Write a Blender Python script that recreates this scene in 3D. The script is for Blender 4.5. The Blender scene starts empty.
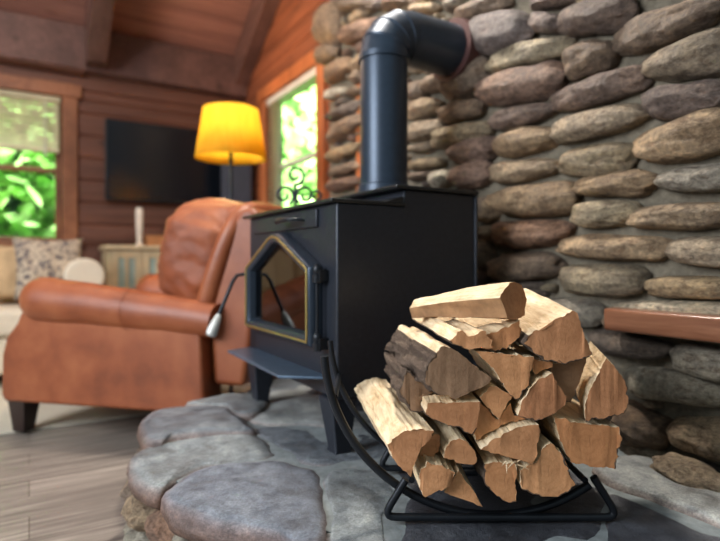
import bpy, bmesh, math, random
from mathutils import Vector, Matrix, noise
random.seed(7)
SC = bpy.context.scene
COL = SC.collection
A = math.radians(31.5); CA, SA = math.cos(A), math.sin(A)
F = 540.0; CX = 360.0; HY = 262.0; H = 0.82
HT = 0.25            # hearth top
WX = 1.60            # mortar face of chimney
LX = 1.82            # log wall
FY = 5.15            # far wall

# ---------------------------------------------------------------- measuring helpers (photo survey -> world metres)
def cw(r, f, z):
    return Vector((r*CA + f*SA, -r*SA + f*CA, z))
def at(px, py, f):
    return cw((px-CX)/F*f, f, H + (HY-py)/F*f)
def onX(px, py, X):
    u = (px-CX)/F; return at(px, py, X/(u*CA+SA))
def onY(px, py, Y):
    u = (px-CX)/F; return at(px, py, Y/(CA-u*SA))
def onZ(px, py, z):
    return at(px, py, (z-H)/((HY-py)/F))

def lin(c):
    return tuple(((v/255.0)/12.92 if v/255.0 <= 0.04045 else ((v/255.0+0.055)/1.055)**2.4) for v in c) + (1.0,)

# ---------------------------------------------------------------- materials
def mat(name):
    m = bpy.data.materials.new(name); m.use_nodes = True
    nt = m.node_tree
    return m, nt, nt.nodes, nt.links, nt.nodes['Principled BSDF']

def coords(N, L, scale=(1,1,1), rot=(0,0,0)):
    tc = N.new('ShaderNodeTexCoord'); mp = N.new('ShaderNodeMapping')
    mp.inputs['Scale'].default_value = scale; mp.inputs['Rotation'].default_value = rot
    L.new(tc.outputs['Object'], mp.inputs['Vector'])
    return mp.outputs['Vector']

def ramp(N, L, src, stops):
    r = N.new('ShaderNodeValToRGB'); e = r.color_ramp.elements
    e[0].position = stops[0][0]; e[0].color = stops[0][1]
    e[1].position = stops[-1][0]; e[1].color = stops[-1][1]
    for p, c in stops[1:-1]:
        n = e.new(p); n.color = c
    L.new(src, r.inputs['Fac']); return r.outputs['Color']

def noise_tex(N, L, vec, scale, detail=5, rough=0.6, dist=0.0):
    n = N.new('ShaderNodeTexNoise'); n.inputs['Scale'].default_value = scale
    n.inputs['Detail'].default_value = detail; n.inputs['Roughness'].default_value = rough
    n.inputs['Distortion'].default_value = dist
    L.new(vec, n.inputs['Vector']); return n.outputs['Fac']

def bump(N, L, b, h, strength, dist):
    bp = N.new('ShaderNodeBump'); bp.inputs['Strength'].default_value = strength
    bp.inputs['Distance'].default_value = dist
    L.new(h, bp.inputs['Height']); L.new(bp.outputs['Normal'], b.inputs['Normal']); return bp

def mix(N, L, a, b, fac, mode='MIX'):
    m = N.new('ShaderNodeMix'); m.data_type = 'RGBA'; m.blend_type = mode
    if isinstance(fac, float): m.inputs[0].default_value = fac
    else: L.new(fac, m.inputs[0])
    for i, v in ((6, a), (7, b)):
        if isinstance(v, tuple): m.inputs[i].default_value = v
        else: L.new(v, m.inputs[i])
    return m.outputs[2]

def plain(name, c, rough=0.5, metal=0.0, scale=12, var=0.12, bmp=0.0, spec=None, coat=0.0):
    m, nt, N, L, b = mat(name)
    v = coords(N, L)
    n = noise_tex(N, L, v, scale)
    c0 = lin(c); lo = tuple(x*(1-var) for x in c0[:3])+(1,); hi = tuple(min(1, x*(1+var)) for x in c0[:3])+(1,)
    L.new(ramp(N, L, n, [(0.3, lo), (0.7, hi)]), b.inputs['Base Color'])
    b.inputs['Roughness'].default_value = rough; b.inputs['Metallic'].default_value = metal
    if spec is not None: b.inputs['Specular IOR Level'].default_value = spec
    if coat: b.inputs['Coat Weight'].default_value = coat; b.inputs['Coat Roughness'].default_value = 0.25
    if bmp: bump(N, L, b, n, bmp, 0.01)
    return m

M = {}
def leather(name='leather', rough=0.42, dk=1.0):
    m, nt, N, L, b = mat(name)
    v = coords(N, L)
    n = noise_tex(N, L, v, 5, 4, 0.55); g = noise_tex(N, L, v, 130, 3, 0.6)
    c = ramp(N, L, n, [(0.25, lin((106, 52, 28))), (0.5, lin((140, 74, 42))), (0.8, lin((166, 98, 60)))])
    L.new(c, b.inputs['Base Color']); b.inputs['Roughness'].default_value = rough
    b.inputs['Specular IOR Level'].default_value = 0.5
    w = noise_tex(N, L, coords(N, L, (3, 3, 6)), 1.6, 2, 0.5, 0.6)
    mm = N.new('ShaderNodeMath'); mm.operation = 'ADD'; L.new(g, mm.inputs[0]); 
    m2 = N.new('ShaderNodeMath'); m2.operation = 'MULTIPLY'; m2.inputs[1].default_value = 0.7; L.new(w, m2.inputs[0]); L.new(m2.outputs[0], mm.inputs[1])
    bump(N, L, b, mm.outputs[0], 0.3, 0.004)
    return m
def rock(name, wet=0.0):
    m, nt, N, L, b = mat(name)
    at_ = N.new('ShaderNodeAttribute'); at_.attribute_name = 'Col'
    v = coords(N, L)
    n1 = noise_tex(N, L, v, 9, 8, 0.65, 0.4); n2 = noise_tex(N, L, v, 70, 8, 0.7); n3 = noise_tex(N, L, coords(N, L, (1, 1, 2.2)), 26, 9, 0.75, 0.5 if not wet else 0.0)
    c1 = ramp(N, L, n1, [(0.3, (0.5, 0.46, 0.43, 1)), (0.52, (1, 1, 1, 1)), (0.72, (1.5, 1.44, 1.34, 1))])
    c2 = ramp(N, L, n2 if not wet else noise_tex(N, L, v, 160, 6, 0.8), [(0.32, (0.55, 0.55, 0.55, 1)), (0.68, (1.42, 1.42, 1.42, 1))])
    c3 = ramp(N, L, n3, [(0.38, (0.55, 0.48, 0.43, 1)), (0.5, (1, 1, 1, 1)), (0.64, (1.25, 1.22, 1.16, 1))] if not wet else [(0.36, (0.62, 0.63, 0.66, 1)), (0.5, (1, 1, 1, 1)), (0.64, (1.3, 1.3, 1.28, 1))])
    c = mix(N, L, at_.outputs['Color'], c1, 1.0, 'MULTIPLY'); c = mix(N, L, c, c2, 1.0, 'MULTIPLY'); c = mix(N, L, c, c3, 1.0, 'MULTIPLY')
    L.new(c, b.inputs['Base Color'])
    b.inputs['Roughness'].default_value = 0.62 - wet
    L.new(ramp(N, L, n1, [(0.3, (0.5-wet,)*3+(1,)), (0.7, (0.75-wet,)*3+(1,))]), b.inputs['Roughness'])
    b.inputs['Specular IOR Level'].default_value = 0.55
    mm = N.new('ShaderNodeMath'); mm.operation = 'MULTIPLY_ADD'; mm.inputs[1].default_value = 0.35
    L.new(n2, mm.inputs[0]); L.new(n3, mm.inputs[2])
    bump(N, L, b, mm.outputs[0], 1.0 if not wet else 0.5, 0.022)
    return m
def mortar():
    m, nt, N, L, b = mat('mortar')
    v = coords(N, L); n = noise_tex(N, L, v, 30, 8, 0.7); n1 = noise_tex(N, L, v, 4, 3)
    c = ramp(N, L, n, [(0.3, lin((104, 96, 82))), (0.7, lin((148, 137, 117)))])
    c = mix(N, L, c, ramp(N, L, n1, [(0.3, (0.7, 0.7, 0.7, 1)), (0.7, (1.05, 1.05, 1.05, 1))]), 1.0, 'MULTIPLY')
    L.new(c, b.inputs['Base Color']); b.inputs['Roughness'].default_value = 0.9
    bump(N, L, b, n, 0.8, 0.02); return m
def wood(name, cols, stretch=(1.5, 22, 22), rough=0.5, knots=True, bs=0.2, coat=0.0):
    m, nt, N, L, b = mat(name)
    v = coords(N, L, stretch); n = noise_tex(N, L, v, 1.6, 7, 0.65, 0.6)
    big = noise_tex(N, L, coords(N, L, tuple(0.35*s for s in stretch)), 1.0, 2, 0.5)
    c = ramp(N, L, n, [(0.25, lin(cols[0])), (0.5, lin(cols[1])), (0.75, lin(cols[2]))])
    c = mix(N, L, c, ramp(N, L, big, [(0.35, (0.72, 0.7, 0.7, 1)), (0.65, (1.12, 1.1, 1.1, 1))]), 1.0, 'MULTIPLY')
    if knots:
        vo = N.new('ShaderNodeTexVoronoi'); vo.inputs['Scale'].default_value = 1.0
        L.new(coords(N, L, tuple(1.2 + 0.16*s for s in stretch)), vo.inputs['Vector'])
        c = mix(N, L, c, ramp(N, L, vo.outputs['Distance'], [(0.03, (0.35, 0.3, 0.3, 1)), (0.12, (1, 1, 1, 1))]), 1.0, 'MULTIPLY')
    L.new(c, b.inputs['Base Color']); b.inputs['Roughness'].default_value = rough
    if coat: b.inputs['Coat Weight'].default_value = coat; b.inputs['Coat Roughness'].default_value = 0.2
    bump(N, L, b, n, bs, 0.01); return m
def floor_mat():
    m, nt, N, L, b = mat('floor_planks')
    tc = N.new('ShaderNodeTexCoord')
    br = N.new('ShaderNodeTexBrick'); L.new(tc.outputs['Object'], br.inputs['Vector'])
    br.inputs['Scale'].default_value = 1.0; br.inputs['Brick Width'].default_value = 1.2; br.inputs['Row Height'].default_value = 0.17
    br.inputs['Mortar Size'].default_value = 0.0018; br.inputs['Bias'].default_value = 0.0
    br.inputs['Color1'].default_value = (0.86, 0.85, 0.84, 1); br.inputs['Color2'].default_value = (1.1, 1.09, 1.07, 1); br.inputs['Mortar'].default_value = (0.4, 0.37, 0.34, 1)
    n = noise_tex(N, L, coords(N, L, (1.3, 26, 26)), 1.6, 8, 0.7, 0.8)
    c = ramp(N, L, n, [(0.28, lin((84, 77, 71))), (0.5, lin((130, 120, 111))), (0.72, lin((172, 161, 149)))])
    c = mix(N, L, c, br.outputs['Color'], 1.0, 'MULTIPLY')
    L.new(c, b.inputs['Base Color']); b.inputs['Roughness'].default_value = 0.48
    bump(N, L, b, n, 0.2, 0.005); return m
def end_grain(name='cut_end_wood', cs=((188, 128, 81), (208, 150, 102), (170, 115, 76))):
    m, nt, N, L, b = mat(name)
    v = coords(N, L)
    n = noise_tex(N, L, v, 14, 6, 0.65, 0.5)
    w = N.new('ShaderNodeTexWave'); w.wave_type = 'RINGS'; w.rings_direction = 'Y'
    w.inputs['Scale'].default_value = 24; w.inputs['Distortion'].default_value = 4; w.inputs['Detail'].default_value = 3; w.inputs['Detail Scale'].default_value = 1.4
    L.new(coords(N, L, (1, 0.15, 1)), w.inputs['Vector'])
    oi = N.new('ShaderNodeObjectInfo')
    base = ramp(N, L, oi.outputs['Random'], [(0.0, lin(cs[0])), (0.5, lin(cs[1])), (1.0, lin(cs[2]))])
    c = mix(N, L, base, ramp(N, L, n, [(0.3, (0.72, 0.66, 0.6, 1)), (0.6, (1.05, 1.05, 1.05, 1))]), 1.0, 'MULTIPLY')
    c = mix(N, L, c, ramp(N, L, w.outputs['Fac'], [(0.0, (0.95, 0.92, 0.89, 1)), (0.6, (1, 1, 1, 1))]), 1.0, 'MULTIPLY')
    cr = noise_tex(N, L, coords(N, L, (38, 4, 5)), 1.5, 5, 0.6, 0.8)
    c = mix(N, L, c, ramp(N, L, cr, [(0.3, (0.5, 0.42, 0.36, 1)), (0.4, (1, 1, 1, 1))]), 1.0, 'MULTIPLY')
    L.new(c, b.inputs['Base Color']); b.inputs['Roughness'].default_value = 0.8
    mm = noise_tex(N, L, v, 120, 4, 0.7)
    bump(N, L, b, mm, 0.4, 0.004); return m
def split_face():
    m, nt, N, L, b = mat('split_wood')
    v = coords(N, L, (60, 5, 60)); n = noise_tex(N, L, v, 1.2, 8, 0.7, 0.7); n2 = noise_tex(N, L, coords(N, L), 18, 4)
    c = ramp(N, L, n, [(0.25, lin((172, 138, 100))), (0.45, lin((226, 198, 158))), (0.7, lin((248, 228, 194)))])
    c = mix(N, L, c, ramp(N, L, n2, [(0.35, (0.8, 0.74, 0.66, 1)), (0.55, (1, 1, 1, 1))]), 1.0, 'MULTIPLY')
    L.new(c, b.inputs['Base Color']); b.inputs['Roughness'].default_value = 0.75
    bump(N, L, b, n, 0.8, 0.008); return m
def bark():
    m, nt, N, L, b = mat('bark')
    v = coords(N, L, (30, 9, 30)); n = noise_tex(N, L, v, 1.8, 9, 0.8, 1.0)
    L.new(ramp(N, L, n, [(0.3, lin((58, 44, 36))), (0.55, lin((112, 92, 76))), (0.75, lin((156, 138, 118)))]), b.inputs['Base Color'])
    b.inputs['Roughness'].default_value = 0.95; bump(N, L, b, n, 1.0, 0.02); return m
def glass(name, tint=(0.95, 0.97, 0.96, 1), refl=0.08, rough=0.02):
    m, nt, N, L, b = mat(name)
    N.remove(b); out = [n for n in N if n.type == 'OUTPUT_MATERIAL'][0]
    t = N.new('ShaderNodeBsdfTransparent'); g = N.new('ShaderNodeBsdfGlossy'); mx = N.new('ShaderNodeMixShader')
    t.inputs['Color'].default_value = tint; g.inputs['Roughness'].default_value = rough
    fr = N.new('ShaderNodeLayerWeight'); fr.inputs['Blend'].default_value = 0.35
    pw = N.new('ShaderNodeMath'); pw.operation = 'POWER'; pw.inputs[1].default_value = 4.0; L.new(fr.outputs['Facing'], pw.inputs[0])
    ad = N.new('ShaderNodeMath'); ad.operation = 'MULTIPLY_ADD'; ad.inputs[1].default_value = 0.4; ad.inputs[2].default_value = refl; ad.use_clamp = True
    L.new(pw.outputs[0], ad.inputs[0]); L.new(ad.outputs[0], mx.inputs['Fac'])
    L.new(t.outputs[0], mx.inputs[1]); L.new(g.outputs[0], mx.inputs[2]); L.new(mx.outputs[0], out.inputs['Surface'])
    return m
def shade_mat():
    m, nt, N, L, b = mat('lamp_shade_fabric')
    N.remove(b); out = [n for n in N if n.type == 'OUTPUT_MATERIAL'][0]
    d = N.new('ShaderNodeBsdfDiffuse'); t = N.new('ShaderNodeBsdfTranslucent'); mx = N.new('ShaderNodeMixShader')
    n = noise_tex(N, L, coords(N, L, (60, 60, 4)), 1.0, 3)
    c = ramp(N, L, n, [(0.3, (1.0, 0.66, 0.06, 1)), (0.7, (1.0, 0.74, 0.09, 1))])
    L.new(c, d.inputs['Color']); L.new(c, t.inputs['Color']); mx.inputs['Fac'].default_value = 0.6
    L.new(d.outputs[0], mx.inputs[1]); L.new(t.outputs[0], mx.inputs[2]); L.new(mx.outputs[0], out.inputs['Surface']); return m
def emit(name, c, s):
    m, nt, N, L, b = mat(name); b.inputs['Base Color'].default_value = c
    b.inputs['Emission Color'].default_value = c; b.inputs['Emission Strength'].default_value = s; return m
def patterned():
    m, nt, N, L, b = mat('patterned_fabric')
    v = coords(N, L); vo = N.new('ShaderNodeTexVoronoi'); vo.inputs['Scale'].default_value = 26; L.new(v, vo.inputs['Vector'])
    n = noise_tex(N, L, v, 22, 4, 0.6, 1.5)
    c = ramp(N, L, n, [(0.42, lin((90, 82, 84))), (0.5, lin((178, 160, 138))), (0.62, lin((196, 178, 154))), (0.72, lin((120, 84, 78)))])
    L.new(c, b.inputs['Base Color']); b.inputs['Roughness'].default_value = 0.95; return m
def leaf_mat():
    m, nt, N, L, b = mat('leaf')
    v = coords(N, L); n = noise_tex(N, L, v, 3.0, 4)
    L.new(ramp(N, L, n, [(0.3, lin((110, 180, 80))), (0.7, lin((195, 235, 150)))]), b.inputs['Base Color'])
    b.inputs['Roughness'].default_value = 0.6
    return m

M['leather'] = leather(rough=0.46); M['leather_soft'] = leather('soft_leather', 0.62)
M['stone'] = rock('river_stone'); M['slab'] = rock('hearth_flagstone', wet=0.2)
M['mortar'] = mortar()
M['grout'] = plain('pale_grout', (124, 130, 130), 0.85, 0, 30, 0.25, 0.4)
M['logwall'] = wood('log_wall', [(98, 54, 34), (138, 80, 52), (166, 98, 62)], (22, 1.5, 22), 0.5)
M['farwall'] = wood('far_wall_planks', [(84, 50, 36), (106, 66, 49), (122, 78, 58)], (1.2, 20, 16), 0.6)
M['ceil'] = wood('ceiling_boards', [(118, 80, 68), (146, 101, 88), (162, 115, 100)], (1.2, 20, 20), 0.6)
M['beam'] = wood('beam_wood', [(84, 58, 50), (104, 73, 64), (118, 84, 74)], (16, 1.5, 16), 0.6)
M['casing'] = wood('casing_wood', [(150, 84, 46), (184, 108, 62), (206, 130, 80)], (14, 14, 1.5), 0.45, knots=False)
M['casing_far'] = wood('far_casing_wood', [(112, 66, 42), (142, 90, 58), (156, 102, 68)], (6, 6, 6), 0.5, knots=False)
M['shelf'] = wood('shelf_wood', [(84, 50, 32), (128, 80, 54), (158, 108, 78)], (14, 1.4, 14), 0.3, knots=False, bs=0.1, coat=0.4)
M['cabwood'] = plain('pale_cabinet_paint', (196, 174, 138), 0.6)
M['boxwood'] = plain('box_wood', (178, 118, 70), 0.6)
M['floor'] = floor_mat()
M['iron'] = plain('stove_iron', (42, 46, 54), 0.40, 0.35, 60, 0.15, 0.08)
M['iron_top'] = plain('stove_top_plate', (48, 50, 52), 0.3, 0.6, 60, 0.1)
M['pipe'] = plain('pipe_paint', (50, 62, 76), 0.36, 0.4, 40, 0.1)
M['doorframe'] = plain('door_enamel', (54, 64, 76), 0.3, 0.5, 40, 0.1)
M['shelfplate'] = plain('ash_shelf_metal', (104, 124, 146), 0.38, 0.7, 30, 0.15)
M['gold'] = plain('brass_trim', (214, 190, 120), 0.3, 0.9, 20, 0.1)
M['steel'] = plain('rack_black_steel', (34, 37, 42), 0.38, 0.5, 60, 0.1)
M['chrome'] = plain('pale_grip_metal', (196, 196, 190), 0.45, 0.3, 40, 0.1)
M['darkwood'] = plain('dark_leg_wood', (44, 30, 26), 0.35)
M['cut'] = end_grain(); M['cut_grey'] = end_grain('weathered_shaded_cut_end', ((132, 102, 76), (140, 108, 80), (124, 96, 72)));
M['splitbrown'] = plain('brown_split_side', (150, 112, 76), 0.85, 0, 24, 0.3, 0.5); M['split'] = split_face(); M['bark'] = bark()
M['firewin'] = glass('stove_glass', (0.10, 0.09, 0.08, 1), 0.14, 0.03)
M['pane'] = glass('window_glass', (0.93, 0.97, 0.95, 1), 0.02)
M['cabglass'] = plain('cabinet_glass', (160, 176, 166), 0.15)
M['shade'] = shade_mat()
M['bulb'] = emit('bulb_glow', (1.0, 0.72, 0.3, 1), 30)
M['tv'] = plain('tv_screen', (16, 21, 28), 0.22, 0.0, 5, 0.05)
M['tvframe'] = plain('tv_bezel', (16, 17, 20), 0.4)
M['slate'] = plain('slate_fabric', (62, 66, 78), 0.8)
M['sofa'] = plain('cream_upholstery', (214, 200, 178), 0.95, 0, 60, 0.06, 0.2)
M['tan'] = plain('tan_cushion', (196, 164, 124), 0.95, 0, 60, 0.06, 0.2)
M['pattern'] = patterned()
M['candle'] = plain('ivory_wax', (232, 216, 196), 0.5)
M['rug'] = plain('beige_rug', (196, 188, 170), 1.0, 0, 90, 0.12, 0.5)
M['collar'] = plain('rust_red_collar', (74, 42, 38), 0.6, 0.1)
M['blind'] = plain('cream_blind_slats', (206, 196, 160), 0.6)
M['vinyl'] = plain('white_window_frame', (210, 205, 192), 0.5)
M['leaf'] = leaf_mat()
M['firebrick'] = plain('firebrick', (70, 60, 52), 0.95)
M['lawn'] = plain('lawn_grass', (120, 180, 80), 0.9)

# ---------------------------------------------------------------- object helpers
def tag(o, label=None, cat=None, group=None, kind=None):
    if label: o['label'] = label
    if cat: o['category'] = cat
    if group: o['group'] = group
    if kind: o['kind'] = kind
    return o
def thing(name, loc, rz=0.0, label=None, cat=None, group=None, kind=None):
    o = bpy.data.objects.new(name, None); COL.objects.link(o); o.empty_display_size = 0.05
    o.location = loc; o.rotation_euler = (0, 0, rz)
    tag(o, label, cat, group, kind); o['_m'] = 1
    del o['_m']
    ORIG[o.name] = Matrix.Translation(Vector(loc)) @ Matrix.Rotation(rz, 4, 'Z')
    return o
ORIG = {}
def obj(name, bm, m, parent=None, origin=None, rz=0.0, local=False, bevel=0.0, seg=3, smooth=True, sub=0, ang=40):
    """bm in world coordinates unless local; origin = new object origin for top-level meshes"""
    if parent is not None:
        if not local: bm.transform(ORIG[parent.name].inverted())
    elif origin is not None:
        if not local: bm.transform((Matrix.Translation(Vector(origin)) @ Matrix.Rotation(rz, 4, 'Z')).inverted())
    bmesh.ops.recalc_face_normals(bm, faces=bm.faces)
    me = bpy.data.meshes.new(name); bm.to_mesh(me); bm.free()
    o = bpy.data.objects.new(name, me); COL.objects.link(o)
    for x in (m if isinstance(m, (list, tuple)) else [m]): me.materials.append(x)
    if smooth:
        for p in me.polygons: p.use_smooth = True
        try: me.set_sharp_from_angle(angle=math.radians(ang))
        except Exception: pass
    if bevel:
        b = o.modifiers.new('bevel', 'BEVEL'); b.width = bevel; b.segments = seg; b.limit_method = 'ANGLE'; b.angle_limit = math.radians(35)
        b.harden_normals = False
    if sub:
        s = o.modifiers.new('sub', 'SUBSURF'); s.levels = sub; s.render_levels = sub
    if parent is not None:
        o.parent = parent; ORIG[o.name] = ORIG[parent.name]
    else:
        if origin is not None:
            o.location = origin; o.rotation_euler = (0, 0, rz)
            ORIG[o.name] = Matrix.Translation(Vector(origin)) @ Matrix.Rotation(rz, 4, 'Z')
        else: ORIG[o.name] = Matrix.Identity(4)
    return o
def B(): return bmesh.new()
def box(bm, a, b, Mx=None):
    x0, y0, z0 = a; x1, y1, z1 = b
    vs = [bm.verts.new(v) for v in ((x0,y0,z0),(x1,y0,z0),(x1,y1,z0),(x0,y1,z0),(x0,y0,z1),(x1,y0,z1),(x1,y1,z1),(x0,y1,z1))]
    for f in ((0,3,2,1),(4,5,6,7),(0,1,5,4),(1,2,6,5),(2,3,7,6),(3,0,4,7)): bm.faces.new([vs[i] for i in f])
    if Mx is not None: bmesh.ops.transform(bm, matrix=Mx, verts=vs)
    return bm
def tube(bm, pts, rad, n=12, closed=False, caps=True, squash=1.0):
    pts = [Vector(p) for p in pts]; k = len(pts)
    rad = rad if isinstance(rad, (list, tuple)) else [rad]*k
    def tan(i):
        if closed: return (pts[(i+1) % k]-pts[i-1]).normalized()
        return (pts[min(i+1, k-1)]-pts[max(i-1, 0)]).normalized()
    t = tan(0); up = Vector((0, 0, 1)) if abs(t.z) < 0.9 else Vector((1, 0, 0))
    nrm = t.cross(up).normalized(); rings = []
    for i in range(k):
        t2 = tan(i); ax = t.cross(t2)
        if ax.length > 1e-7: nrm = Matrix.Rotation(t.angle(t2), 3, ax.normalized()) @ nrm
        t = t2; bi = t.cross(nrm).normalized(); nrm = bi.cross(t).normalized()
        rings.append([bm.verts.new(pts[i] + (nrm*math.cos(a)+bi*math.sin(a)*squash)*rad[i]) for a in [2*math.pi*j/n for j in range(n)]])
    for i in range(k if closed else k-1):
        r0, r1 = rings[i], rings[(i+1) % k]
        for j in range(n): bm.faces.new((r0[j], r0[(j+1) % n], r1[(j+1) % n], r1[j]))
    if caps and not closed:
        bm.faces.new(rings[0]); bm.faces.new(rings[-1][::-1])
    return bm
def lathe(bm, prof, c, n=32, axis='Z', cap=True):
    rings = []
    for r, h in prof:
        ring = []
        for j in range(n):
            a = 2*math.pi*j/n
            p = Vector((r*math.cos(a), r*math.sin(a), h)) if axis == 'Z' else Vector((h, r*math.cos(a), r*math.sin(a)))
            ring.append(bm.verts.new(Vector(c)+p))
        rings.append(ring)
    for a_, b_ in zip(rings, rings[1:]):
        for j in range(n): bm.faces.new((a_[j], a_[(j+1) % n], b_[(j+1) % n], b_[j]))
    if cap: bm.faces.new(rings[0][::-1]); bm.faces.new(rings[-1])
    return bm
def prism(bm, poly, d):
    a = [bm.verts.new(p) for p in poly]; b = [bm.verts.new(Vector(p)+Vector(d)) for p in poly]
    n = len(a); bm.faces.new(a[::-1]); bm.faces.new(b)
    for i in range(n): bm.faces.new((a[i], a[(i+1) % n], b[(i+1) % n], b[i]))
    return bm
def spow(v, p): return math.copysign(abs(v)**p, v)
def pillow(bm, c, s, e=0.5, rot=None, wr=0.0, seed=0, sub=5, wfreq=5):
    """superellipsoid cushion, half sizes s"""
    tmp = bmesh.new(); bmesh.ops.create_icosphere(tmp, subdivisions=sub, radius=1.0)
    off = Vector((seed*7.1, seed*3.3, seed*5.7))
    for v in tmp.verts:
        d = v.co.normalized(); p = 2.0/e
        k = (abs(d.x)**p+abs(d.y)**p+abs(d.z)**p)**(-1.0/p)
        q = d*k; q = Vector((q.x*s[0], q.y*s[1], q.z*s[2]))
        if wr:
            w = noise.noise(Vector((q.x*wfreq, q.y*wfreq, q.z*wfreq*1.8))+off) + 0.5*noise.noise(Vector((q.x*wfreq*2.5, q.y*wfreq*2.5, q.z*wfreq*4))+off)
            q += d*w*wr
        v.co = q
    Mx = Matrix.Translation(Vector(c)) @ (rot.to_4x4() if rot else Matrix.Identity(4))
    tmp.transform(Mx)
    me = bpy.data.meshes.new('t'); tmp.to_mesh(me); tmp.free(); bm.from_mesh(me); bpy.data.meshes.remove(me)
    return bm

# ================================================================= SETTING
b = B(); box(b, (-4.5, -1.2, -0.1), (LX+0.4, FY+0.3, 0)); tag(obj('floor', b, M['floor'], smooth=False), kind='structure')

def plank_wall(name, axis, pos, thick, a0, a1, z0, z1, holes, m, course=0.16, ztop=None):
    """horizontal bulging boards. axis 'Y': wall in plane Y=pos running along X ; 'X': plane X=pos running along Y"""
    bm = B(); z = z0
    def seg(s, e, za, zb, open_=False):
        prof = [(thick, za), (0.012, za), (0.0, za+0.015), (-0.004, (za+zb)/2), (0.0, zb-0.015), (0.012, zb), (thick, zb)]
        poly = []
        for d, zz in prof:
            poly.append(Vector((s, pos+d, zz)) if axis == 'Y' else Vector((pos+d, s, zz)))
        prism(bm, poly, (e-s, 0, 0) if axis == 'Y' else (0, e-s, 0))
    while z < z1-1e-4:
        zb = min(z+course, z1); cuts = {z, zb}
        for h in holes:
            for q in (h[2], h[3]):
                if z+0.02 < q < zb-0.02: cuts.add(q)
        cs = sorted(cuts)
        for za, zc in zip(cs, cs[1:]):
            mid = (za+zc)/2; s = a0
            for h in sorted(holes):
                if h[2] < mid < h[3]:
                    if h[0] > s: seg(s, h[0], za, zc)
                    s = max(s, h[1])
            if s < a1: seg(s, a1, za, zc)
        z = zb
    return tag(obj(name, bm, m, smooth=False), kind='structure')

# windows
w1r = onY(62, 97, FY); w1b = onY(62, 243, FY)
W1 = (-0.95, w1r.x, w1b.z, w1r.z)
w2a = onX(318, 66, LX); w2b = onX(267, 100, LX)
W2 = (w2a.y-0.02, w2b.y, 1.05, (w2a.z+w2b.z)/2)
plank_wall('wall_far', 'Y', FY, 0.15, -4.5, LX+0.3, 0, 2.92, [W1], M['farwall'], 0.19)
plank_wall('wall_right', 'X', LX, 0.15, -1.0, FY, 0, 6.2, [W2], M['logwall'], 0.17)

def window(name, axis, pos, h, mf, mv):
    a0, a1, z0, z1 = h
    r = thing(name, ((a0+a1)/2, pos, z0) if axis == 'Y' else (pos, (a0+a1)/2, z0), kind='structure')
    def bx(bm, s, e, za, zb, d0, d1):
        if axis == 'Y': box(bm, (s, pos+d0, za), (e, pos+d1, zb))
        else: box(bm, (pos+d0, s, za), (pos+d1, e, zb))
    cwid = 0.115; bm = B()
    bx(bm, a0-cwid, a0, z0-0.02, z1, -0.03, 0.02); bx(bm, a1, a1+cwid, z0-0.02, z1, -0.03, 0.02)
    bx(bm, a0-cwid-0.03, a1+cwid+0.03, z1, z1+0.11, -0.04, 0.02)
    bx(bm, a0-cwid-0.02, a1+cwid+0.02, z0-0.06, z0-0.001, -0.07, 0.02)
    obj('window_casing', bm, mf, r, bevel=0.006)
    bm = B(); fw = 0.045
    bx(bm, a0, a0+fw, z0, z1, 0.07, 0.12); bx(bm, a1-fw, a1, z0, z1, 0.07, 0.12)
    bx(bm, a0+fw, a1-fw, z0, z0+fw, 0.07, 0.12); bx(bm, a0+fw, a1-fw, z1-fw, z1, 0.07, 0.12)
    zm = z0+(z1-z0)*0.5
    bx(bm, a0+fw, a1-fw, zm-0.02, zm+0.02, 0.07, 0.12)
    obj('window_sash', bm, mv, r, bevel=0.004)
    bm = B(); bx(bm, a0+fw, a1-fw, z0+fw, z1-fw, 0.09, 0.094); obj('pane', bm, M['pane'], r, smooth=False)
    return r
window('window_1', 'Y', FY, W1, M['casing_far'], M['casing_far'])
window('window_2', 'X', LX, W2, M['casing'], M['vinyl'])

# blinds
bl = thing('window_blind', ((W1[0]+W1[1])/2, FY+0.02, W1[3]), 0, 'cream slatted blind lowered over the top of the left window', 'blind')
b = B(); zb = onY(40, 150, FY).z; z = W1[3]-0.05
while z > zb+0.02:
    box(b, (W1[0]+0.02, -0.024, -0.001), (W1[1]-0.02, 0.024, 0.001), Matrix.Translation((0, FY+0.03, z)) @ Matrix.Rotation(math.radians(62), 4, 'X')); z -= 0.042
obj('slats', b, M['blind'], bl, smooth=False)
b = B(); box(b, (W1[0]+0.01, FY, W1[3]-0.045), (W1[1]-0.01, FY+0.055, W1[3]-0.002)); obj('head_rail', b, M['blind'], bl, bevel=0.004)
b = B(); box(b, (W1[0]+0.02, FY+0.01, zb-0.01), (W1[1]-0.02, FY+0.05, zb+0.015)); obj('bottom_rail', b, M['blind'], bl, bevel=0.004)
b = B(); tube(b, [(W1[1]-0.12, FY-0.01, W1[3]-0.05), (W1[1]-0.12, FY-0.01, W1[3]-0.42)], 0.004, 6); tube(b, [(W1[1]-0.12, FY-0.01, W1[3]-0.42), (W1[1]-0.12, FY-0.01, W1[3]-0.5)], [0.006, 0.012], 8)
obj('pull_cord', b, M['vinyl'], bl)
bl = thing('window_blind', (LX+0.02, (W2[0]+W2[1])/2, W2[3]), 0, 'narrow cream blind gathered at the side of the window beside the stone chimney', 'blind')
b = B(); z = W2[3]-0.07
while z > W2[2]+0.02:
    box(b, (LX+0.005, W2[1]-0.2, z), (LX+0.05, W2[1]-0.015, z+0.006)); z -= 0.036
obj('slats', b, M['blind'], bl, smooth=False)
b = B(); box(b, (LX-0.01, W2[0]+0.01, W2[3]-0.06), (LX+0.05, W2[1]-0.01, W2[3]-0.003)); obj('head_rail', b, M['vinyl'], bl, bevel=0.004)

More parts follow.
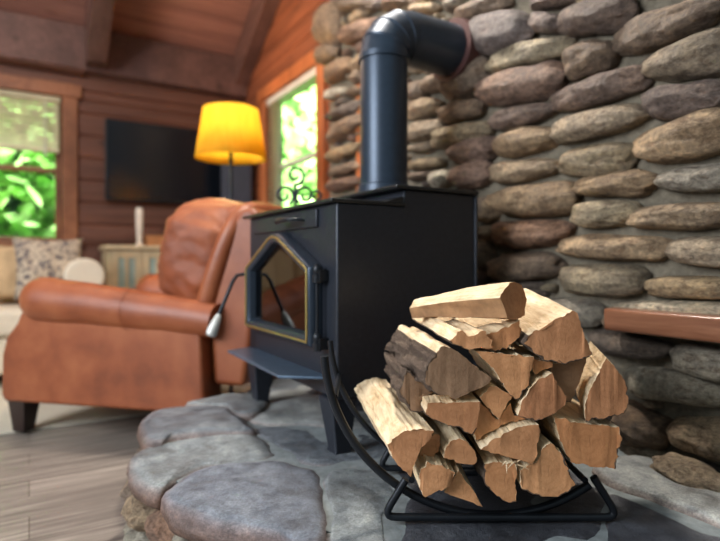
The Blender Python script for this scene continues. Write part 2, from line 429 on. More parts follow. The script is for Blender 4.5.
# ceiling: slopes up from the far wall
c0 = onY(200, 55, FY).z
k = 0.63
b = B(); th = 0.08; y1, z1_ = FY+0.15, c0-0.15*k; y0, z0_ = 0.6, c0+(FY-0.6)*k
nb = 36
for i in range(nb):
    s0, s1 = i/nb, (i+1)/nb
    ya, yb = y1+(y0-y1)*s0, y1+(y0-y1)*s1; za, zb2 = z1_+(z0_-z1_)*s0, z1_+(z0_-z1_)*s1
    g = 0.006
    prism(b, [Vector((-4.5, ya, za+0.012)), Vector((-4.5, ya-g, za)), Vector((-4.5, yb+g, zb2)), Vector((-4.5, yb, zb2+0.012)), Vector((-4.5, yb, zb2+th)), Vector((-4.5, ya, za+th))], (LX+4.65, 0, 0))
tag(obj('ceiling', b, M['ceil'], smooth=False), kind='structure')
# top wall beam on the far wall and rafter end
b = B(); box(b, (-4.5, FY-0.1, c0-0.36), (LX, FY+0.02, c0+0.02)); tag(obj('trim_1', b, M['beam'], bevel=0.02), kind='structure')
rx0 = onY(87, 30, FY-0.3).x; rx1 = onY(108, 30, FY-0.3).x; rz = onY(95, 68, FY-0.1).z
b = B(); prism(b, [Vector((rx0, FY-0.1, rz)), Vector((rx0, FY-0.26, rz)), Vector((rx0, 1.2, c0-0.1+(FY-1.2)*k)), Vector((rx0, 1.2, c0+(FY-1.2)*k)), Vector((rx0, FY-0.1, c0+0.1*k))], (rx1-rx0, 0, 0))
tag(obj('trim_2', b, M['beam'], bevel=0.01), kind='structure')
b = B(); tube(b, [(-4.5, FY-0.03, onY(40, 62, FY).z), (rx0, FY-0.03, onY(40, 62, FY).z)], 0.07, 16); tag(obj('trim_3', b, M['farwall']), kind='structure')
# rafter/plank along the log wall top
b = B(); prism(b, [Vector((LX-0.14, FY-0.1, c0-0.26)), Vector((LX-0.14, FY-0.1, c0+0.05)), Vector((LX-0.14, 0.8, c0+(FY-0.8)*k)), Vector((LX-0.14, 0.8, c0-0.3+(FY-0.8)*k))], (0.14, 0, 0))
tag(obj('trim_4', b, M['beam'], bevel=0.01), kind='structure')

# ---------------------------------------------------------------- stones
PAL = {'t': (164, 142, 115), 'o': (156, 138, 110), 'r': (134, 106, 88), 'p': (118, 103, 95), 'g': (150, 138, 120), 'w': (184, 172, 150), 'd': (106, 92, 80), 'b': (130, 109, 89)}
ICO = {}
def ico(sub):
    if sub not in ICO:
        t = bmesh.new(); bmesh.ops.create_icosphere(t, subdivisions=sub, radius=1.0)
        ICO[sub] = ([v.co.normalized() for v in t.verts], [tuple(v.index for v in f.verts) for f in t.faces]); t.free()
    return ICO[sub]
class Rocks:
    def __init__(self): self.v, self.f, self.c = [], [], []
    def build(self, name, m, parent):
        Mi = ORIG[parent.name].inverted()
        me = bpy.data.meshes.new(name); me.from_pydata([Mi @ p for p in self.v], [], self.f)
        ca = me.color_attributes.new('Col', 'FLOAT_COLOR', 'POINT')
        ca.data.foreach_set('color', [x for c in self.c for x in c])
        me.polygons.foreach_set('use_smooth', [True]*len(me.polygons)); me.materials.append(m)
        o = bpy.data.objects.new(name, me); COL.objects.link(o); o.parent = parent; ORIG[o.name] = ORIG[parent.name]
        return o
def stone(rk, c, ax, hw, hh, hd, col, seed, sub=4, p=2.7, nz=0.16, up=Vector((0, 0, 1))):
    dirs, faces = ico(sub); base_i = len(rk.v)
    ax = ax.normalized(); dp = ax.cross(up).normalized(); u = dp.cross(ax).normalized()
    off = Vector((seed*3.17, seed*1.91, seed*2.73)); rnd = random.Random(seed)
    tap = rnd.uniform(-0.22, 0.22); bend = rnd.uniform(-0.10, 0.10)
    base = PAL[col]; j = rnd.uniform(0.9, 1.1); w = rnd.uniform(-5, 5)
    cc = lin((base[0]*j+w, base[1]*j, base[2]*j-w))
    for d in dirs:
        k = min((abs(d.x)**p+abs(d.z)**p+abs(d.y)**2.1)**(-1/p), 1.25)
        n = noise.noise(d*1.1+off)*nz*1.1 + noise.noise(d*2.6+off)*nz*0.6 + noise.noise(d*7+off)*nz*0.2
        if sub > 3: n += noise.noise(d*18+off)*nz*0.11
        q = d*(k*(1+n)); q.z *= (1+tap*q.x); q.z += bend*q.x*q.x
        rk.v.append(c + ax*(q.x*hw) + u*(q.z*hh) + dp*(q.y*hd)); rk.c.append(cc)
    rk.f += [(a+base_i, b+base_i, c_+base_i) for a, b, c_ in faces]

def S(ox, oy, s, rows):   # survey rows: left end, right end, height, colour -> photo pixels
    return [((ox+a/s, oy+b_/s), (ox+c/s, oy+d/s), h/s, col) for a, b_, c, d, h, col in rows]
stones = []
stones += S(400, 0, 2.25, [
 (485,100,735,12,72,'b'),(546,158,765,104,84,'t'),(552,240,745,208,72,'p'),(350,298,553,250,64,'t'),(344,233,553,172,60,'p'),
 (177,212,382,168,74,'r'),(195,145,378,97,52,'o'),(372,145,487,122,72,'b'),(361,52,532,16,78,'p'),(147,90,300,64,84,'p'),(294,44,362,58,40,'p'),
 (98,185,195,165,88,'b'),(206,278,345,243,42,'p'),(218,328,350,305,56,'t'),(108,350,222,326,50,'r'),(92,262,192,236,46,'b'),
 (70,318,202,288,46,'o'),(20,300,96,284,42,'t'),(355,374,526,350,66,'o'),(525,338,770,286,88,'t'),(203,394,355,373,46,'t'),
 (398,420,577,406,54,'t'),(582,406,765,398,58,'g'),(207,460,406,444,68,'t'),(387,486,537,476,58,'o'),(517,490,765,482,56,'t'),
 (115,400,205,388,54,'r'),(75,405,116,400,38,'w'),(54,196,100,180,34,'b'),(20,208,60,204,44,'b'),(20,252,92,236,42,'t'),
 (292,8,420,-8,30,'p'),(128,40,245,2,38,'b'),(425,-30,600,-70,60,'d'),(610,-45,760,-95,60,'p')])
stones += S(440, 190, 2.571, [
 (137,121,332,106,68,'r'),(303,143,580,152,62,'t'),(583,150,790,166,76,'t'),(127,206,316,190,74,'b'),(311,230,527,236,80,'o'),
 (526,248,790,256,56,'o'),(262,302,416,322,66,'g'),(380,386,588,416,62,'d'),(590,428,800,466,80,'g'),(478,486,735,528,76,'w'),
 (440,298,790,312,36,'w'),(90,50,136,44,58,'b'),(92,112,140,108,34,'t'),(92,170,132,165,60,'b'),(120,256,262,256,42,'d')])
stones += S(440, 350, 2.571, [(452,172,588,226,100,'b'),(583,203,790,246,92,'t'),(470,250,582,296,60,'g')])
stones += S(310, 0, 2.85, [
 (22,74,92,62,112,'b'),(60,12,196,16,38,'d'),(85,110,196,72,50,'r'),(20,160,82,148,50,'b'),(45,218,122,182,52,'b'),(45,276,106,262,30,'w'),
 (110,268,152,258,26,'b'),(130,230,152,212,36,'b'),(50,338,142,300,34,'d'),(54,392,152,340,48,'b'),(48,452,148,414,36,'o'),(60,496,142,470,30,'b'),(50,532,152,515,34,'r')])
stones += S(340, 0, 3.6, [(250,246,290,238,34,'w'),(245,332,300,320,42,'o'),(305,316,372,290,40,'t'),(250,388,332,370,42,'t'),
 (158,12,262,8,62,'b'),(255,38,352,24,36,'t'),(385,30,450,2,44,'g')])
stones += S(320, 120, 4, [(355,120,452,102,38,'t'),(355,186,490,168,38,'o'),(355,232,452,216,32,'b'),(625,372,700,350,88,'t')])
bm = Rocks(); placed = []
XS = WX-0.03
for i, (l, r, h, col) in enumerate(stones):
    pl, pr = onX(l[0], l[1], XS), onX(r[0], r[1], XS)
    c = (pl+pr)/2; ax = pr-pl; hw = ax.length/2; fc = c.x*SA+c.y*CA
    hh = h/F*fc/2
    stone(bm, Vector((WX-0.018, c.y, c.z)), ax, hw*1.03, hh*1.07, min(0.085, 0.045+hh*0.55), col, i+1, 4)
    placed.append((c.y, c.z, hw, hh))
rnd = random.Random(11); Y0, Y1, Z1 = -0.9, 2.93, 3.7
def free(y, z, hw, hh, g=0.004):
    for (a, c, w, h2) in placed:
        if abs(a-y) < (w+hw)*0.93+g and abs(c-z) < (h2+hh)*0.9+g: return False
    return True
k2 = 500
for (hw, hh, tries) in ((0.13, 0.045, 2600), (0.09, 0.038, 2600), (0.06, 0.03, 3000), (0.04, 0.02, 3500), (0.024, 0.014, 3000)):
    for _ in range(tries):
        w, h2 = hw*rnd.uniform(0.85, 1.2), hh*rnd.uniform(0.85, 1.15)
        y, z = rnd.uniform(Y0+w, Y1-w), rnd.uniform(0.05, Z1)
        if free(y, z, w, h2):
            placed.append((y, z, w, h2)); k2 += 1
            ax = Vector((0, -1, rnd.uniform(-0.06, 0.06)))
            stone(bm, Vector((WX-0.012, y, z)), ax, w, h2, 0.035+h2*0.6, rnd.choice('tobrpgtd'), k2, 3 if hw > 0.05 else 2)
ch = B(); box(ch, (WX, -1.0, 0), (LX+0.02, 2.97, 3.9))
chim = tag(obj('wall_chimney', ch, M['mortar']), kind='structure')
bm.build('chimney_stones', M['stone'], chim)
b = B(); px = onX(360.5, 150, WX-0.01)
box(b, (WX-0.035, px.y-0.045, 1.0), (WX+0.01, px.y+0.012, onX(360, 84, WX).z)); tag(obj('trim_5', b, M['casing'], bevel=0.004), kind='structure')

# ---------------------------------------------------------------- hearth
hearth = thing('stone_hearth', (0.9, 1.4, 0), 0, 'raised grey flagstone hearth with rounded stones stacked under its edge, beneath the stove', 'hearth')
def catmull(pts, n=6):
    out = []; k_ = len(pts)
    for i in range(k_):
        p0, p1, p2, p3 = pts[i-1], pts[i], pts[(i+1) % k_], pts[(i+2) % k_]
        for j in range(n):
            t = j/n
            out.append(0.5*((2*p1)+(-p0+p2)*t+(2*p0-5*p1+4*p2-p3)*t*t+(-p0+3*p1-3*p2+p3)*t**3))
    return out
def slab(name, pts, zt, th, col, seed, rim=0.024, amp=0.007, tilt=(0, 0)):
    pts = [Vector((p[0], p[1], 0)) for p in pts]; c0_ = sum(pts, Vector())/len(pts)
    pts = [p+(p-c0_).normalized()*0.007 for p in pts]
    o = catmull(pts, 8); n = len(o); c = sum(o, Vector())/n
    bm = B()
    off = Vector((seed*3.1, seed*1.7, 0.5))
    def ring(inset, z, nz):
        r = []
        for p in o:
            d = (p-c); L_ = d.length; q = c + d*max(0.0, (L_-inset)/L_)
            zz = z + nz*(noise.noise(q*5+off)*amp*1.6 + noise.noise(q*14+off)*amp*0.6 + noise.noise(q*40+off)*amp*0.16)
            zz += tilt[0]*(q.x-c.x)+tilt[1]*(q.y-c.y)
            e = 0.010*noise.noise(Vector((q.x*9, q.y*9, z*14))+off)+0.005*noise.noise(Vector((q.x*30, q.y*30, z*40))+off)
            if inset < 0.03: q = q + d.normalized()*e
            r.append(bm.verts.new((q.x, q.y, zz)))
        return r
    R_ = [ring(rim*0.9, zt-th, 0), ring(rim*0.3, zt-th*0.85, 0), ring(0, zt-th*0.55, 0.3), ring(rim*0.12, zt-th*0.28, 0.6), ring(rim*0.45, zt-th*0.1, 0.8), ring(rim*1.1, zt-0.004, 1)]
    ins = rim*1.1; mx = max((p-c).length for p in o)
    # remaining rings are scaled
    last = [Vector(v.co) for v in R_[-1]]
    for s in (0.93, 0.86, 0.78, 0.7, 0.6, 0.5, 0.4, 0.3, 0.2, 0.1):
        r = []
        for q0 in last:
            q = Vector((c.x+(q0.x-c.x)*s, c.y+(q0.y-c.y)*s, 0))
            zz = zt + (noise.noise(q*5+off)*amp*1.6 + noise.noise(q*14+off)*amp*0.6 + noise.noise(q*40+off)*amp*0.16)+0.004*(1-s)
            zz += tilt[0]*(q.x-c.x)+tilt[1]*(q.y-c.y)
            r.append(bm.verts.new((q.x, q.y, zz)))
        R_.append(r)
    for a_, b_ in zip(R_, R_[1:]):
        for j in range(n): bm.faces.new((a_[j], a_[(j+1) % n], b_[(j+1) % n], b_[j]))
    bm.faces.new(R_[-1]); bm.faces.new(R_[0][::-1])
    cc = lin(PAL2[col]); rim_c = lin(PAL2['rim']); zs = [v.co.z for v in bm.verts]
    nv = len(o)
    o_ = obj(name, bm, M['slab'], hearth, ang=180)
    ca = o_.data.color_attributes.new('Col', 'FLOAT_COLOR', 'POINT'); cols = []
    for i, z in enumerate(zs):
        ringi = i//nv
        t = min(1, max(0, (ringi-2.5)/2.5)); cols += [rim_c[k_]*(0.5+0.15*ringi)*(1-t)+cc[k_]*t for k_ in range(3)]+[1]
    ca.data.foreach_set('color', cols)
    return o_
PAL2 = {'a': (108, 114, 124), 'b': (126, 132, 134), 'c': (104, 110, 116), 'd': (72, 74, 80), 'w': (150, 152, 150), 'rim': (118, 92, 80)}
def ground(pp, z): return [onZ(x, y, z) for x, y in pp]
slab('flagstone', ground([(163,494),(178,480),(209,467),(268,459),(303,465),(320,474),(324,500),(324,540),(300,546),(276,534),(217,522),(178,508)], HT), HT+0.006, 0.08, 'a', 1)
slab('flagstone', ground([(130,458),(143,445),(178,436),(248,432),(274,448),(268,457),(209,465),(176,478),(160,488),(143,484),(131.7,474)], HT), HT, 0.06, 'b', 2)
slab('flagstone', ground([(141,422),(152,410),(182,404),(225,405),(240,415),(250,424),(248,430),(178,434),(160,439),(145,436)], HT+0.015), HT+0.015, 0.075, 'c', 3)
slab('flagstone', ground([(186,402),(209,395),(237,391),(262,394),(268,403),(258,412),(237,413),(222,404)], HT+0.02), HT+0.02, 0.07, 'b', 4)
slab('flagstone', ground([(264,393),(300,384),(370,390),(400,410),(370,428),(305,424),(262,424),(246,416)], HT), HT, 0.07, 'w', 5)
slab('flagstone', ground([(254,431),(262,426),(300,427),(360,430),(395,440),(390,458),(345,462),(306,463),(278,450)], HT), HT-0.003, 0.07, 'c', 6)
slab('flagstone', ground([(324,474),(345,464),(395,468),(398,490),(390,530),(385,590),(345,590),(327,550),(325,500)], HT), HT-0.004, 0.08, 'b', 7)
slab('flagstone', ground([(400,464),(480,456),(560,452),(608,462),(612,500),(600,560),(560,600),(470,610),(400,600),(394,540),(400,490)], HT), HT-0.006, 0.08, 'd', 8, amp=0.005)  # shade under the log stack put into this slab's dark colour
slab('flagstone', [onZ(398,432,HT), onZ(470,434,HT), onZ(560,446,HT), onZ(480,454,HT), onZ(400,460,HT), onZ(392,445,HT)], HT-0.004, 0.07, 'c', 9)
slab('flagstone', [(0.82,2.3),(1.0,2.2),(1.3,2.2),(1.54,2.3),(1.55,2.55),(1.3,2.62),(1.02,2.48)], HT, 0.07, 'c', 10)
slab('flagstone', [(1.06,1.75),(1.5,1.75),(1.56,2.0),(1.5,2.2),(1.05,2.18),(0.98,1.95)], HT, 0.07, 'd', 11)
# slab along the chimney foot, paled as its lit strip, and outer slabs toward the camera side
slab('flagstone', ground([(594,466),(640,458),(700,478),(760,505),(775,545),(705,520),(655,500),(610,484)], HT), HT+0.012, 0.08, 'w', 12, rim=0.02)
slab('flagstone', ground([(612,492),(652,506),(702,527),(770,552),(770,640),(610,620),(598,560),(603,512)], HT), HT, 0.08, 'd', 15, rim=0.02)  # dark colour stands in for the shadow cast by the stack
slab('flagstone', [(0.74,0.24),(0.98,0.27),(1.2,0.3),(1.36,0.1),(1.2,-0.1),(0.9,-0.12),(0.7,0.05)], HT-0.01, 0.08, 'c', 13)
slab('flagstone', [(0.52,0.86),(0.62,0.86),(0.68,0.45),(0.7,0.3),(0.62,0.1),(0.5,0.2),(0.46,0.6)], HT-0.006, 0.08, 'a', 14)
# stacked edge stones
edge = [onZ(x, y, HT) for x, y in ((240,388),(209,397),(186,403),(155,411),(141,424),(145,437),(130,456),(133,476),(160,492),(178,508),(217,523),(276,536),(310,548),(345,592))]
edge = [Vector((p.x, p.y, 0)) for p in edge] + [Vector((0.46,0.6,0)), Vector((0.5,0.2,0)), Vector((0.62,0.05,0)), Vector((0.9,-0.14,0)), Vector((1.25,-0.12,0)), Vector((1.5,0.1,0))]
cen = Vector((1.05, 1.2, 0))
dense = []
for p, q in zip(edge, edge[1:]):
    n_ = max(1, int((q-p).length/0.01))
    for j in range(n_): dense.append(p.lerp(q, j/n_))
bm = Rocks(); i = 0; sd = 900
rr = random.Random(4)
for row, (zc, hh) in enumerate(((0.048, 0.052), (0.138, 0.046))):
    i = 0 if row == 0 else 5
    while i < len(dense)-1:
        w = rr.uniform(0.05, 0.085); j = min(len(dense)-1, i+int(w*2/0.01))
        m_ = dense[(i+j)//2]; t = dense[j]-dense[i]
        if t.length < 0.02: break
        inward = (cen-m_).normalized()
        h_ = hh*rr.uniform(0.85, 1.1)
        stone(bm, Vector((m_.x, m_.y, zc+0.004))+inward*(0.035+rr.uniform(0, 0.02)), t, t.length/2*1.05, h_, 0.06, rr.choice('tobrwt'), sd, 4, p=2.4, nz=0.22)
        sd += 1; i = j
bm.build('edge_stones', M['stone'], hearth)
b = B(); core = [p+(cen-p).normalized()*0.085 for p in edge]
core = [Vector((p.x, p.y, 0.0)) for p in core] + [Vector((WX-0.001, 0.2, 0)), Vector((WX-0.001, 2.6, 0)), Vector((1.0, 2.46, 0))]
prism(b, core, (0, 0, HT-0.006)); obj('mortar_core', b, M['grout'], hearth, smooth=False)
# loose-looking boulders set at the foot of the chimney
b = Rocks(); stone(b, at(694, 480, 1.40)+Vector((0.0, 0, 0)), onX(728, 494, 1.5)-onX(662, 464, 1.5), 0.10, 0.042, 0.06, 't', 777, 5, nz=0.2)
b.build('foot_stone', M['stone'], hearth)

# ================================================================= STOVE
X0, X1, Y0s, Y1s = 0.768, 1.312, 1.382, 2.112
zb_, zl, zu = 0.415, 1.005, 1.062
stove = thing('wood_stove', ((X0+X1)/2, (Y0s+Y1s)/2, HT), 0, 'black cast iron wood burning stove with arched glass door on the stone hearth', 'stove')
b = B()
prism(b, [Vector((X0, Y0s, zb_)), Vector((X1, Y0s, zb_)), Vector((X1, Y0s, zu-0.012)), Vector((X0+0.245, Y0s, zu-0.012)), Vector((X0+0.235, Y0s, zl-0.01)), Vector((X0, Y0s, zl-0.01))], (0, Y1s-Y0s, 0))
# cut the door opening by building interior recess as a separate dark box; body stays closed behind the glass
obj('firebox_body', b, M['iron'], stove, bevel=0.006)
b = B(); box(b, (X0-0.022, Y0s-0.006, zl-0.01), (X0+0.245, Y1s+0.03, zl+0.002)); obj('lower_top_plate', b, M['iron_top'], stove, bevel=0.003)
b = B(); prism(b, [Vector((X0+0.205, Y0s-0.012, zu-0.012)), Vector((X1+0.01, Y0s-0.012, zu-0.012)), Vector((X1+0.01, Y0s-0.012, zu)), Vector((X0+0.205, Y0s-0.012, zu))], (0, Y1s-Y0s+0.024, 0))
obj('upper_top_plate', b, M['iron_top'], stove, bevel=0.003)
b = B()  # small lit ledge at the step
prism(b, [Vector((X0+0.17, Y0s-0.004, zl+0.002)), Vector((X0+0.235, Y0s-0.004, zl+0.022)), Vector((X0+0.235, Y0s-0.004, zl+0.002))], (0, Y1s-Y0s, 0)); obj('step_riser', b, M['iron_top'], stove)
# rear edge strip on near side
b = B(); box(b, (X1-0.004, Y0s-0.008, zb_), (X1+0.008, Y1s+0.008, zu-0.013)); obj('rear_heat_shield', b, M['iron'], stove, bevel=0.004)
# air control panel
za, zc = 0.929, 0.985
b = B(); box(b, (X0-0.010, Y0s+0.115, za), (X0+0.004, Y0s+0.665, zc)); pnl = obj('air_control_panel', b, M['iron'], stove, bevel=0.004)
b = B(); ya = Y0s+0.20
tube(b, [(X0-0.008, ya, 0.955), (X0-0.04, ya+0.01, 0.957), (X0-0.052, ya+0.03, 0.958), (X0-0.054, ya+0.12, 0.958), (X0-0.045, ya+0.15, 0.955)], [0.004, 0.005, 0.007, 0.0095, 0.005], 10)
obj('air_lever', b, M['steel'], pnl)
# door
yr, yl, zd0, zs, zp = Y0s+0.09, Y0s+0.664, 0.558, 0.808, 0.925
ym = (yr+yl)/2
pent = [(yr, zd0), (yl, zd0), (yl, zs), (ym+0.04, zp-0.006), (ym, zp), (ym-0.04, zp-0.006), (yr, zs)]
def inset(poly, d):
    c_ = (ym, (zd0+zs)/2+0.02); out = []
    n_ = len(poly)
    for i_ in range(n_):
        p0, p1, p2 = poly[i_-1], poly[i_], poly[(i_+1) % n_]
        def nrm(a_, b_):
            v = Vector((b_[0]-a_[0], b_[1]-a_[1])).normalized(); return Vector((-v.y, v.x))
        n1, n2 = nrm(p0, p1), nrm(p1, p2); bis = (n1+n2).normalized(); kk = d/max(0.3, bis.dot(n1))
        out.append((p1[0]+bis.x*kk, p1[1]+bis.y*kk))
    return out
door = None
b = B()
layers = [(0.0, 0.0), (0.0, -0.022), (0.004, -0.036), (0.011, -0.044), (0.020, -0.046), (0.026, -0.046), (0.036, -0.040), (0.042, -0.016)]
rings = []
for d, x in layers:
    rings.append([b.verts.new((X0+x, y, z)) for y, z in inset(pent, d)])
for a_, c_ in zip(rings, rings[1:]):
    for j in range(len(pent)): b.faces.new((a_[j], a_[(j+1) % 7], c_[(j+1) % 7], c_[j]))
b.faces.new(rings[0][::-1])
door = obj('door', b, M['doorframe'], stove, bevel=0.004)
b = B(); pts = [(X0-0.0465, y, z) for y, z in inset(pent, 0.017)]
def densify(pts, n=4):
    out = []
    for i_ in range(len(pts)):
        a_, c_ = Vector(pts[i_]), Vector(pts[(i_+1) % len(pts)])
        for j in range(n): out.append(a_.lerp(c_, j/n))
    return out
tube(b, densify(pts, 8), 0.0042, 8, closed=True); obj('brass_trim', b, M['gold'], door)['label'] = 'thin brass coloured bead around the glass'
b = B(); prism(b, [Vector((X0-0.015, y, z)) for y, z in inset(pent, 0.040)], (0.004, 0, 0)); obj('door_glass', b, M['firewin'], door, smooth=False)
b = B(); prism(b, [Vector((X0-0.008, y, z)) for y, z in inset(pent, 0.040)], (0.004, 0, 0)); obj('firebrick_lining', b, M['firebrick'], door, smooth=False)
b = B()
for zh in (0.79, 0.585):
    lathe(b, [(0.006, -0.004), (0.014, -0.002), (0.015, 0.02), (0.010, 0.024), (0.013, 0.03), (0.013, 0.044), (0.007, 0.052), (0.002, 0.055)], (X0-0.028, yr-0.018, zh-0.03), 16)
    box(b, (X0-0.03, yr-0.04, zh-0.028), (X0, yr-0.004, zh+0.006))
tube(b, [(X0-0.028, yr-0.018, 0.56), (X0-0.028, yr-0.018, 0.80)], 0.005, 8)
obj('hinge', b, M['steel'], door)
b = B(); hp = [(X0-0.035, yl-0.02, 0.765), (X0-0.05, yl+0.0, 0.772), (X0-0.075, yl+0.005, 0.768), (X0-0.092, yl+0.005, 0.745), (X0-0.12, yl+0.004, 0.68), (X0-0.148, yl+0.003, 0.615)]
tube(b, hp, 0.0075, 10); hd = obj('door_handle', b, M['steel'], door)
b = B(); a_, c_ = Vector(hp[-2]).lerp(Vector(hp[-1]), 0.8), Vector(hp[-1]); dr = (c_-a_).normalized()
q0 = c_
for kx in range(14):
    pass
tube(b, [q0+dr*t for t in (-0.005, 0.005, 0.03, 0.06, 0.078, 0.085)], [0.008, 0.012, 0.017, 0.022, 0.02, 0.012], 14)
obj('handle_grip', b, M['chrome'], hd)['label'] = 'pale silvery tapered grip'
# ash shelf
b = B(); zz = 0.468
prism(b, [Vector((X0+0.002, Y0s+0.04, zz)), Vector((X0+0.002, Y1s+0.0, zz)), Vector((X0-0.11, Y1s-0.05, zz)), Vector((X0-0.125, Y0s+0.14, zz))], (0, 0, 0.008))
obj('ash_shelf', b, M['shelfplate'], stove, bevel=0.002)
# legs
for (lx, ly) in ((X0+0.03, Y0s+0.05), (X0+0.03, Y1s-0.05), (X1-0.06, Y0s+0.05), (X1-0.06, Y1s-0.05)):
    b = B(); sx = 1 if ly < 1.7 else -1
    w0, w1 = 0.045, 0.026
    v = []
    for z_, w_, o_ in ((zb_, w0, 0.0), (HT+0.012, w1, -0.01*sx), (HT, w1+0.004, -0.01*sx)):
        v.append([b.verts.new((lx+dx*w_, ly+o_+dy*w_, z_)) for dx, dy in ((-1,-1),(1,-1),(1,1),(-1,1))])
    for a_, c_ in zip(v, v[1:]):
        for j in range(4): b.faces.new((a_[j], a_[(j+1) % 4], c_[(j+1) % 4], c_[j]))
    b.faces.new(v[0]); b.faces.new(v[-1][::-1])
    obj('leg', b, M['iron'], stove, bevel=0.005)

# stove pipe
pc = Vector((1.167, 1.728, 0)); R = 0.0915; zt = onX(430, 46, 1.4).z
pipe = thing('stove_pipe', (pc.x, pc.y, zu), 0, 'dark steel stove pipe rising from the stove and elbowing into the stone chimney', 'stove pipe')
zc0 = zt-0.105
b = B(); lathe(b, [(R, zu+0.012), (R, zc0)], pc, 40); obj('vertical_pipe', b, M['pipe'], pipe)
b = B(); lathe(b, [(R+0.028, zu), (R+0.028, zu+0.008), (R+0.012, zu+0.014), (R+0.008, zu+0.05), (R+0.001, zu+0.055)], pc, 40); obj('base_collar', b, M['pipe'], pipe)
Rb = 0.105; ce = Vector((pc.x+Rb, pc.y, zc0))
angs = [0, 30, 60, 90]
b = B()
def ering(cpt, axis_dir, rad, n=40):
    t = axis_dir.normalized(); s_ = Vector((0, 1, 0)); u_ = t.cross(s_)
    return [b.verts.new(cpt + (s_*math.cos(2*math.pi*j/n)+u_*math.sin(2*math.pi*j/n))*rad) for j in range(n)]
prev = None
seq = []
for i_, a_ in enumerate((0, 0, 22, 24, 45, 47, 68, 70, 90)):
    th_ = math.radians(a_)
    cp = ce + Vector((-math.cos(th_)*Rb, 0, math.sin(th_)*Rb)); dd = Vector((math.sin(th_), 0, math.cos(th_)))
    rad = R+0.003 if i_ in (0, 2, 4, 6) else R+0.006
    seq.append(ering(cp, dd, (R+0.002 if i_ % 2 == 0 else R+0.006)+0.008*a_/90))
for r0, r1 in zip(seq, seq[1:]):
    for j in range(40): b.faces.new((r0[j], r0[(j+1) % 40], r1[(j+1) % 40], r1[j]))
obj('elbow', b, M['pipe'], pipe, ang=20)
b = B(); lathe(b, [(R+0.011, 0), (R+0.012, WX-0.03-ce.x)], (ce.x, pc.y, zc0+Rb), 40, axis='X'); obj('horizontal_pipe', b, M['pipe'], pipe)
b = B(); lathe(b, [(R+0.008, 0), (R+0.008, 0.02)], (pc.x, pc.y, zc0-0.01), 40); obj('seam_band', b, M['pipe'], pipe)
b = B(); lathe(b, [(R+0.003, 0), (R+0.036, 0.003), (R+0.040, 0.03), (R+0.040, 0.1)], (WX-0.105, pc.y, zc0+Rb), 48, axis='X'); obj('wall_collar', b, M['collar'], pipe)['label'] = 'rust red collar where the pipe enters the stone'

# wrought iron scroll ornament on the stove
oc = onX(294, 205, 0.90); oc.z = zl+0.006
orn = thing('scroll_ornament', oc, 0, 'small wrought iron scrollwork candle stand on the stove top before the window', 'ornament')
rt = Vector((CA, -SA, 0))
def spiral(c, r0, r1, a0, a1, n=26):
    out = []
    for i_ in range(n):
        t = i_/(n-1); a_ = math.radians(a0+(a1-a0)*t); r_ = r0+(r1-r0)*t
        out.append(c + rt*math.cos(a_)*r_ + Vector((0, 0, 1))*math.sin(a_)*r_)
    return out
b = B(); Z = Vector((0, 0, 1))
tube(b, spiral(oc+rt*0.005+Z*0.155, 0.040, 0.012, -90, 330), 0.0055, 8)
tube(b, spiral(oc-rt*0.04+Z*0.075, 0.042, 0.012, -60, 380), 0.0055, 8)
tube(b, spiral(oc+rt*0.045+Z*0.075, 0.040, 0.012, 230, -200), 0.0055, 8)
tube(b, spiral(oc+rt*0.09+Z*0.07, 0.026, 0.008, 200, -220), 0.005, 8)
tube(b, [oc+rt*0.005+Z*0.004, oc+rt*0.005+Z*0.12], 0.006, 8)
obj('scrolls', b, M['steel'], orn)
b = B(); lathe(b, [(0.055, 0), (0.055, 0.005), (0.012, 0.012)], oc+rt*0.005, 24); obj('base', b, M['steel'], orn)

# ================================================================= LOG RACK (aligned facing the camera side)
RZ = -A
rack = thing('firewood_rack', cw(0.31, 1.27, HT), RZ, 'black steel crescent firewood rack holding the split logs on the hearth', 'log rack')
rc = (0.295, HT+0.395-0.012); RR = 0.375; bt = 0.0085
def arc(f, a0, a1, n=40):
    return [cw(rc[0]+RR*math.cos(math.radians(a0+(a1-a0)*i_/(n-1))), f, rc[1]+RR*math.sin(math.radians(a0+(a1-a0)*i_/(n-1)))) for i_ in range(n)]
RF, RBk = 1.20, 1.44
for nm, f in (('front_hoop', RF), ('rear_hoop', RBk)):
    b = B(); tube(b, arc(f, 183.5, 305), 0.0095 if f == RF else 0.0075, 10); obj(nm, b, M['steel'], rack)
def rounded(pts, r=0.02, n=5, closed=True):
    out = []; k_ = len(pts)
    for i_ in range(k_):
        p0, p1, p2 = pts[i_-1], pts[i_], pts[(i_+1) % k_]
        a_ = p1+(p0-p1).normalized()*r; c_ = p1+(p2-p1).normalized()*r
        for j in range(n+1):
            t = j/n; out.append((1-t)**2*a_+2*t*(1-t)*p1+t*t*c_)
    return out
for nm, f in (('front_foot', RF-0.02), ('rear_foot', RBk+0.02)):
    zz = HT+bt+0.004
    pts = [cw(0.05, f, zz), cw(0.565, f, zz), cw(0.505, f, HT+0.085), cw(0.45, f, HT+0.055), cw(0.30, f, HT+0.018+bt), cw(0.16, f, HT+0.055), cw(0.10, f, HT+0.095)]
    # open trapezoid: bottom bar with legs angled up to the hoop
    path = [cw(0.10, f, HT+0.095)] + rounded([cw(0.10, f, HT+0.095), cw(0.05, f, zz), cw(0.565, f, zz), cw(0.51, f, HT+0.10)], 0.03)[6:18] + [cw(0.51, f, HT+0.10)]
    b = B(); tube(b, path, bt, 10); obj(nm, b, M['steel'], rack)
b = B()
for r_ in (0.115, 0.5):
    b = B(); tube(b, [cw(r_, RF, HT+0.085), cw(r_, RBk, HT+0.085)], 0.007, 8); obj('cross_bar', b, M['steel'], rack)
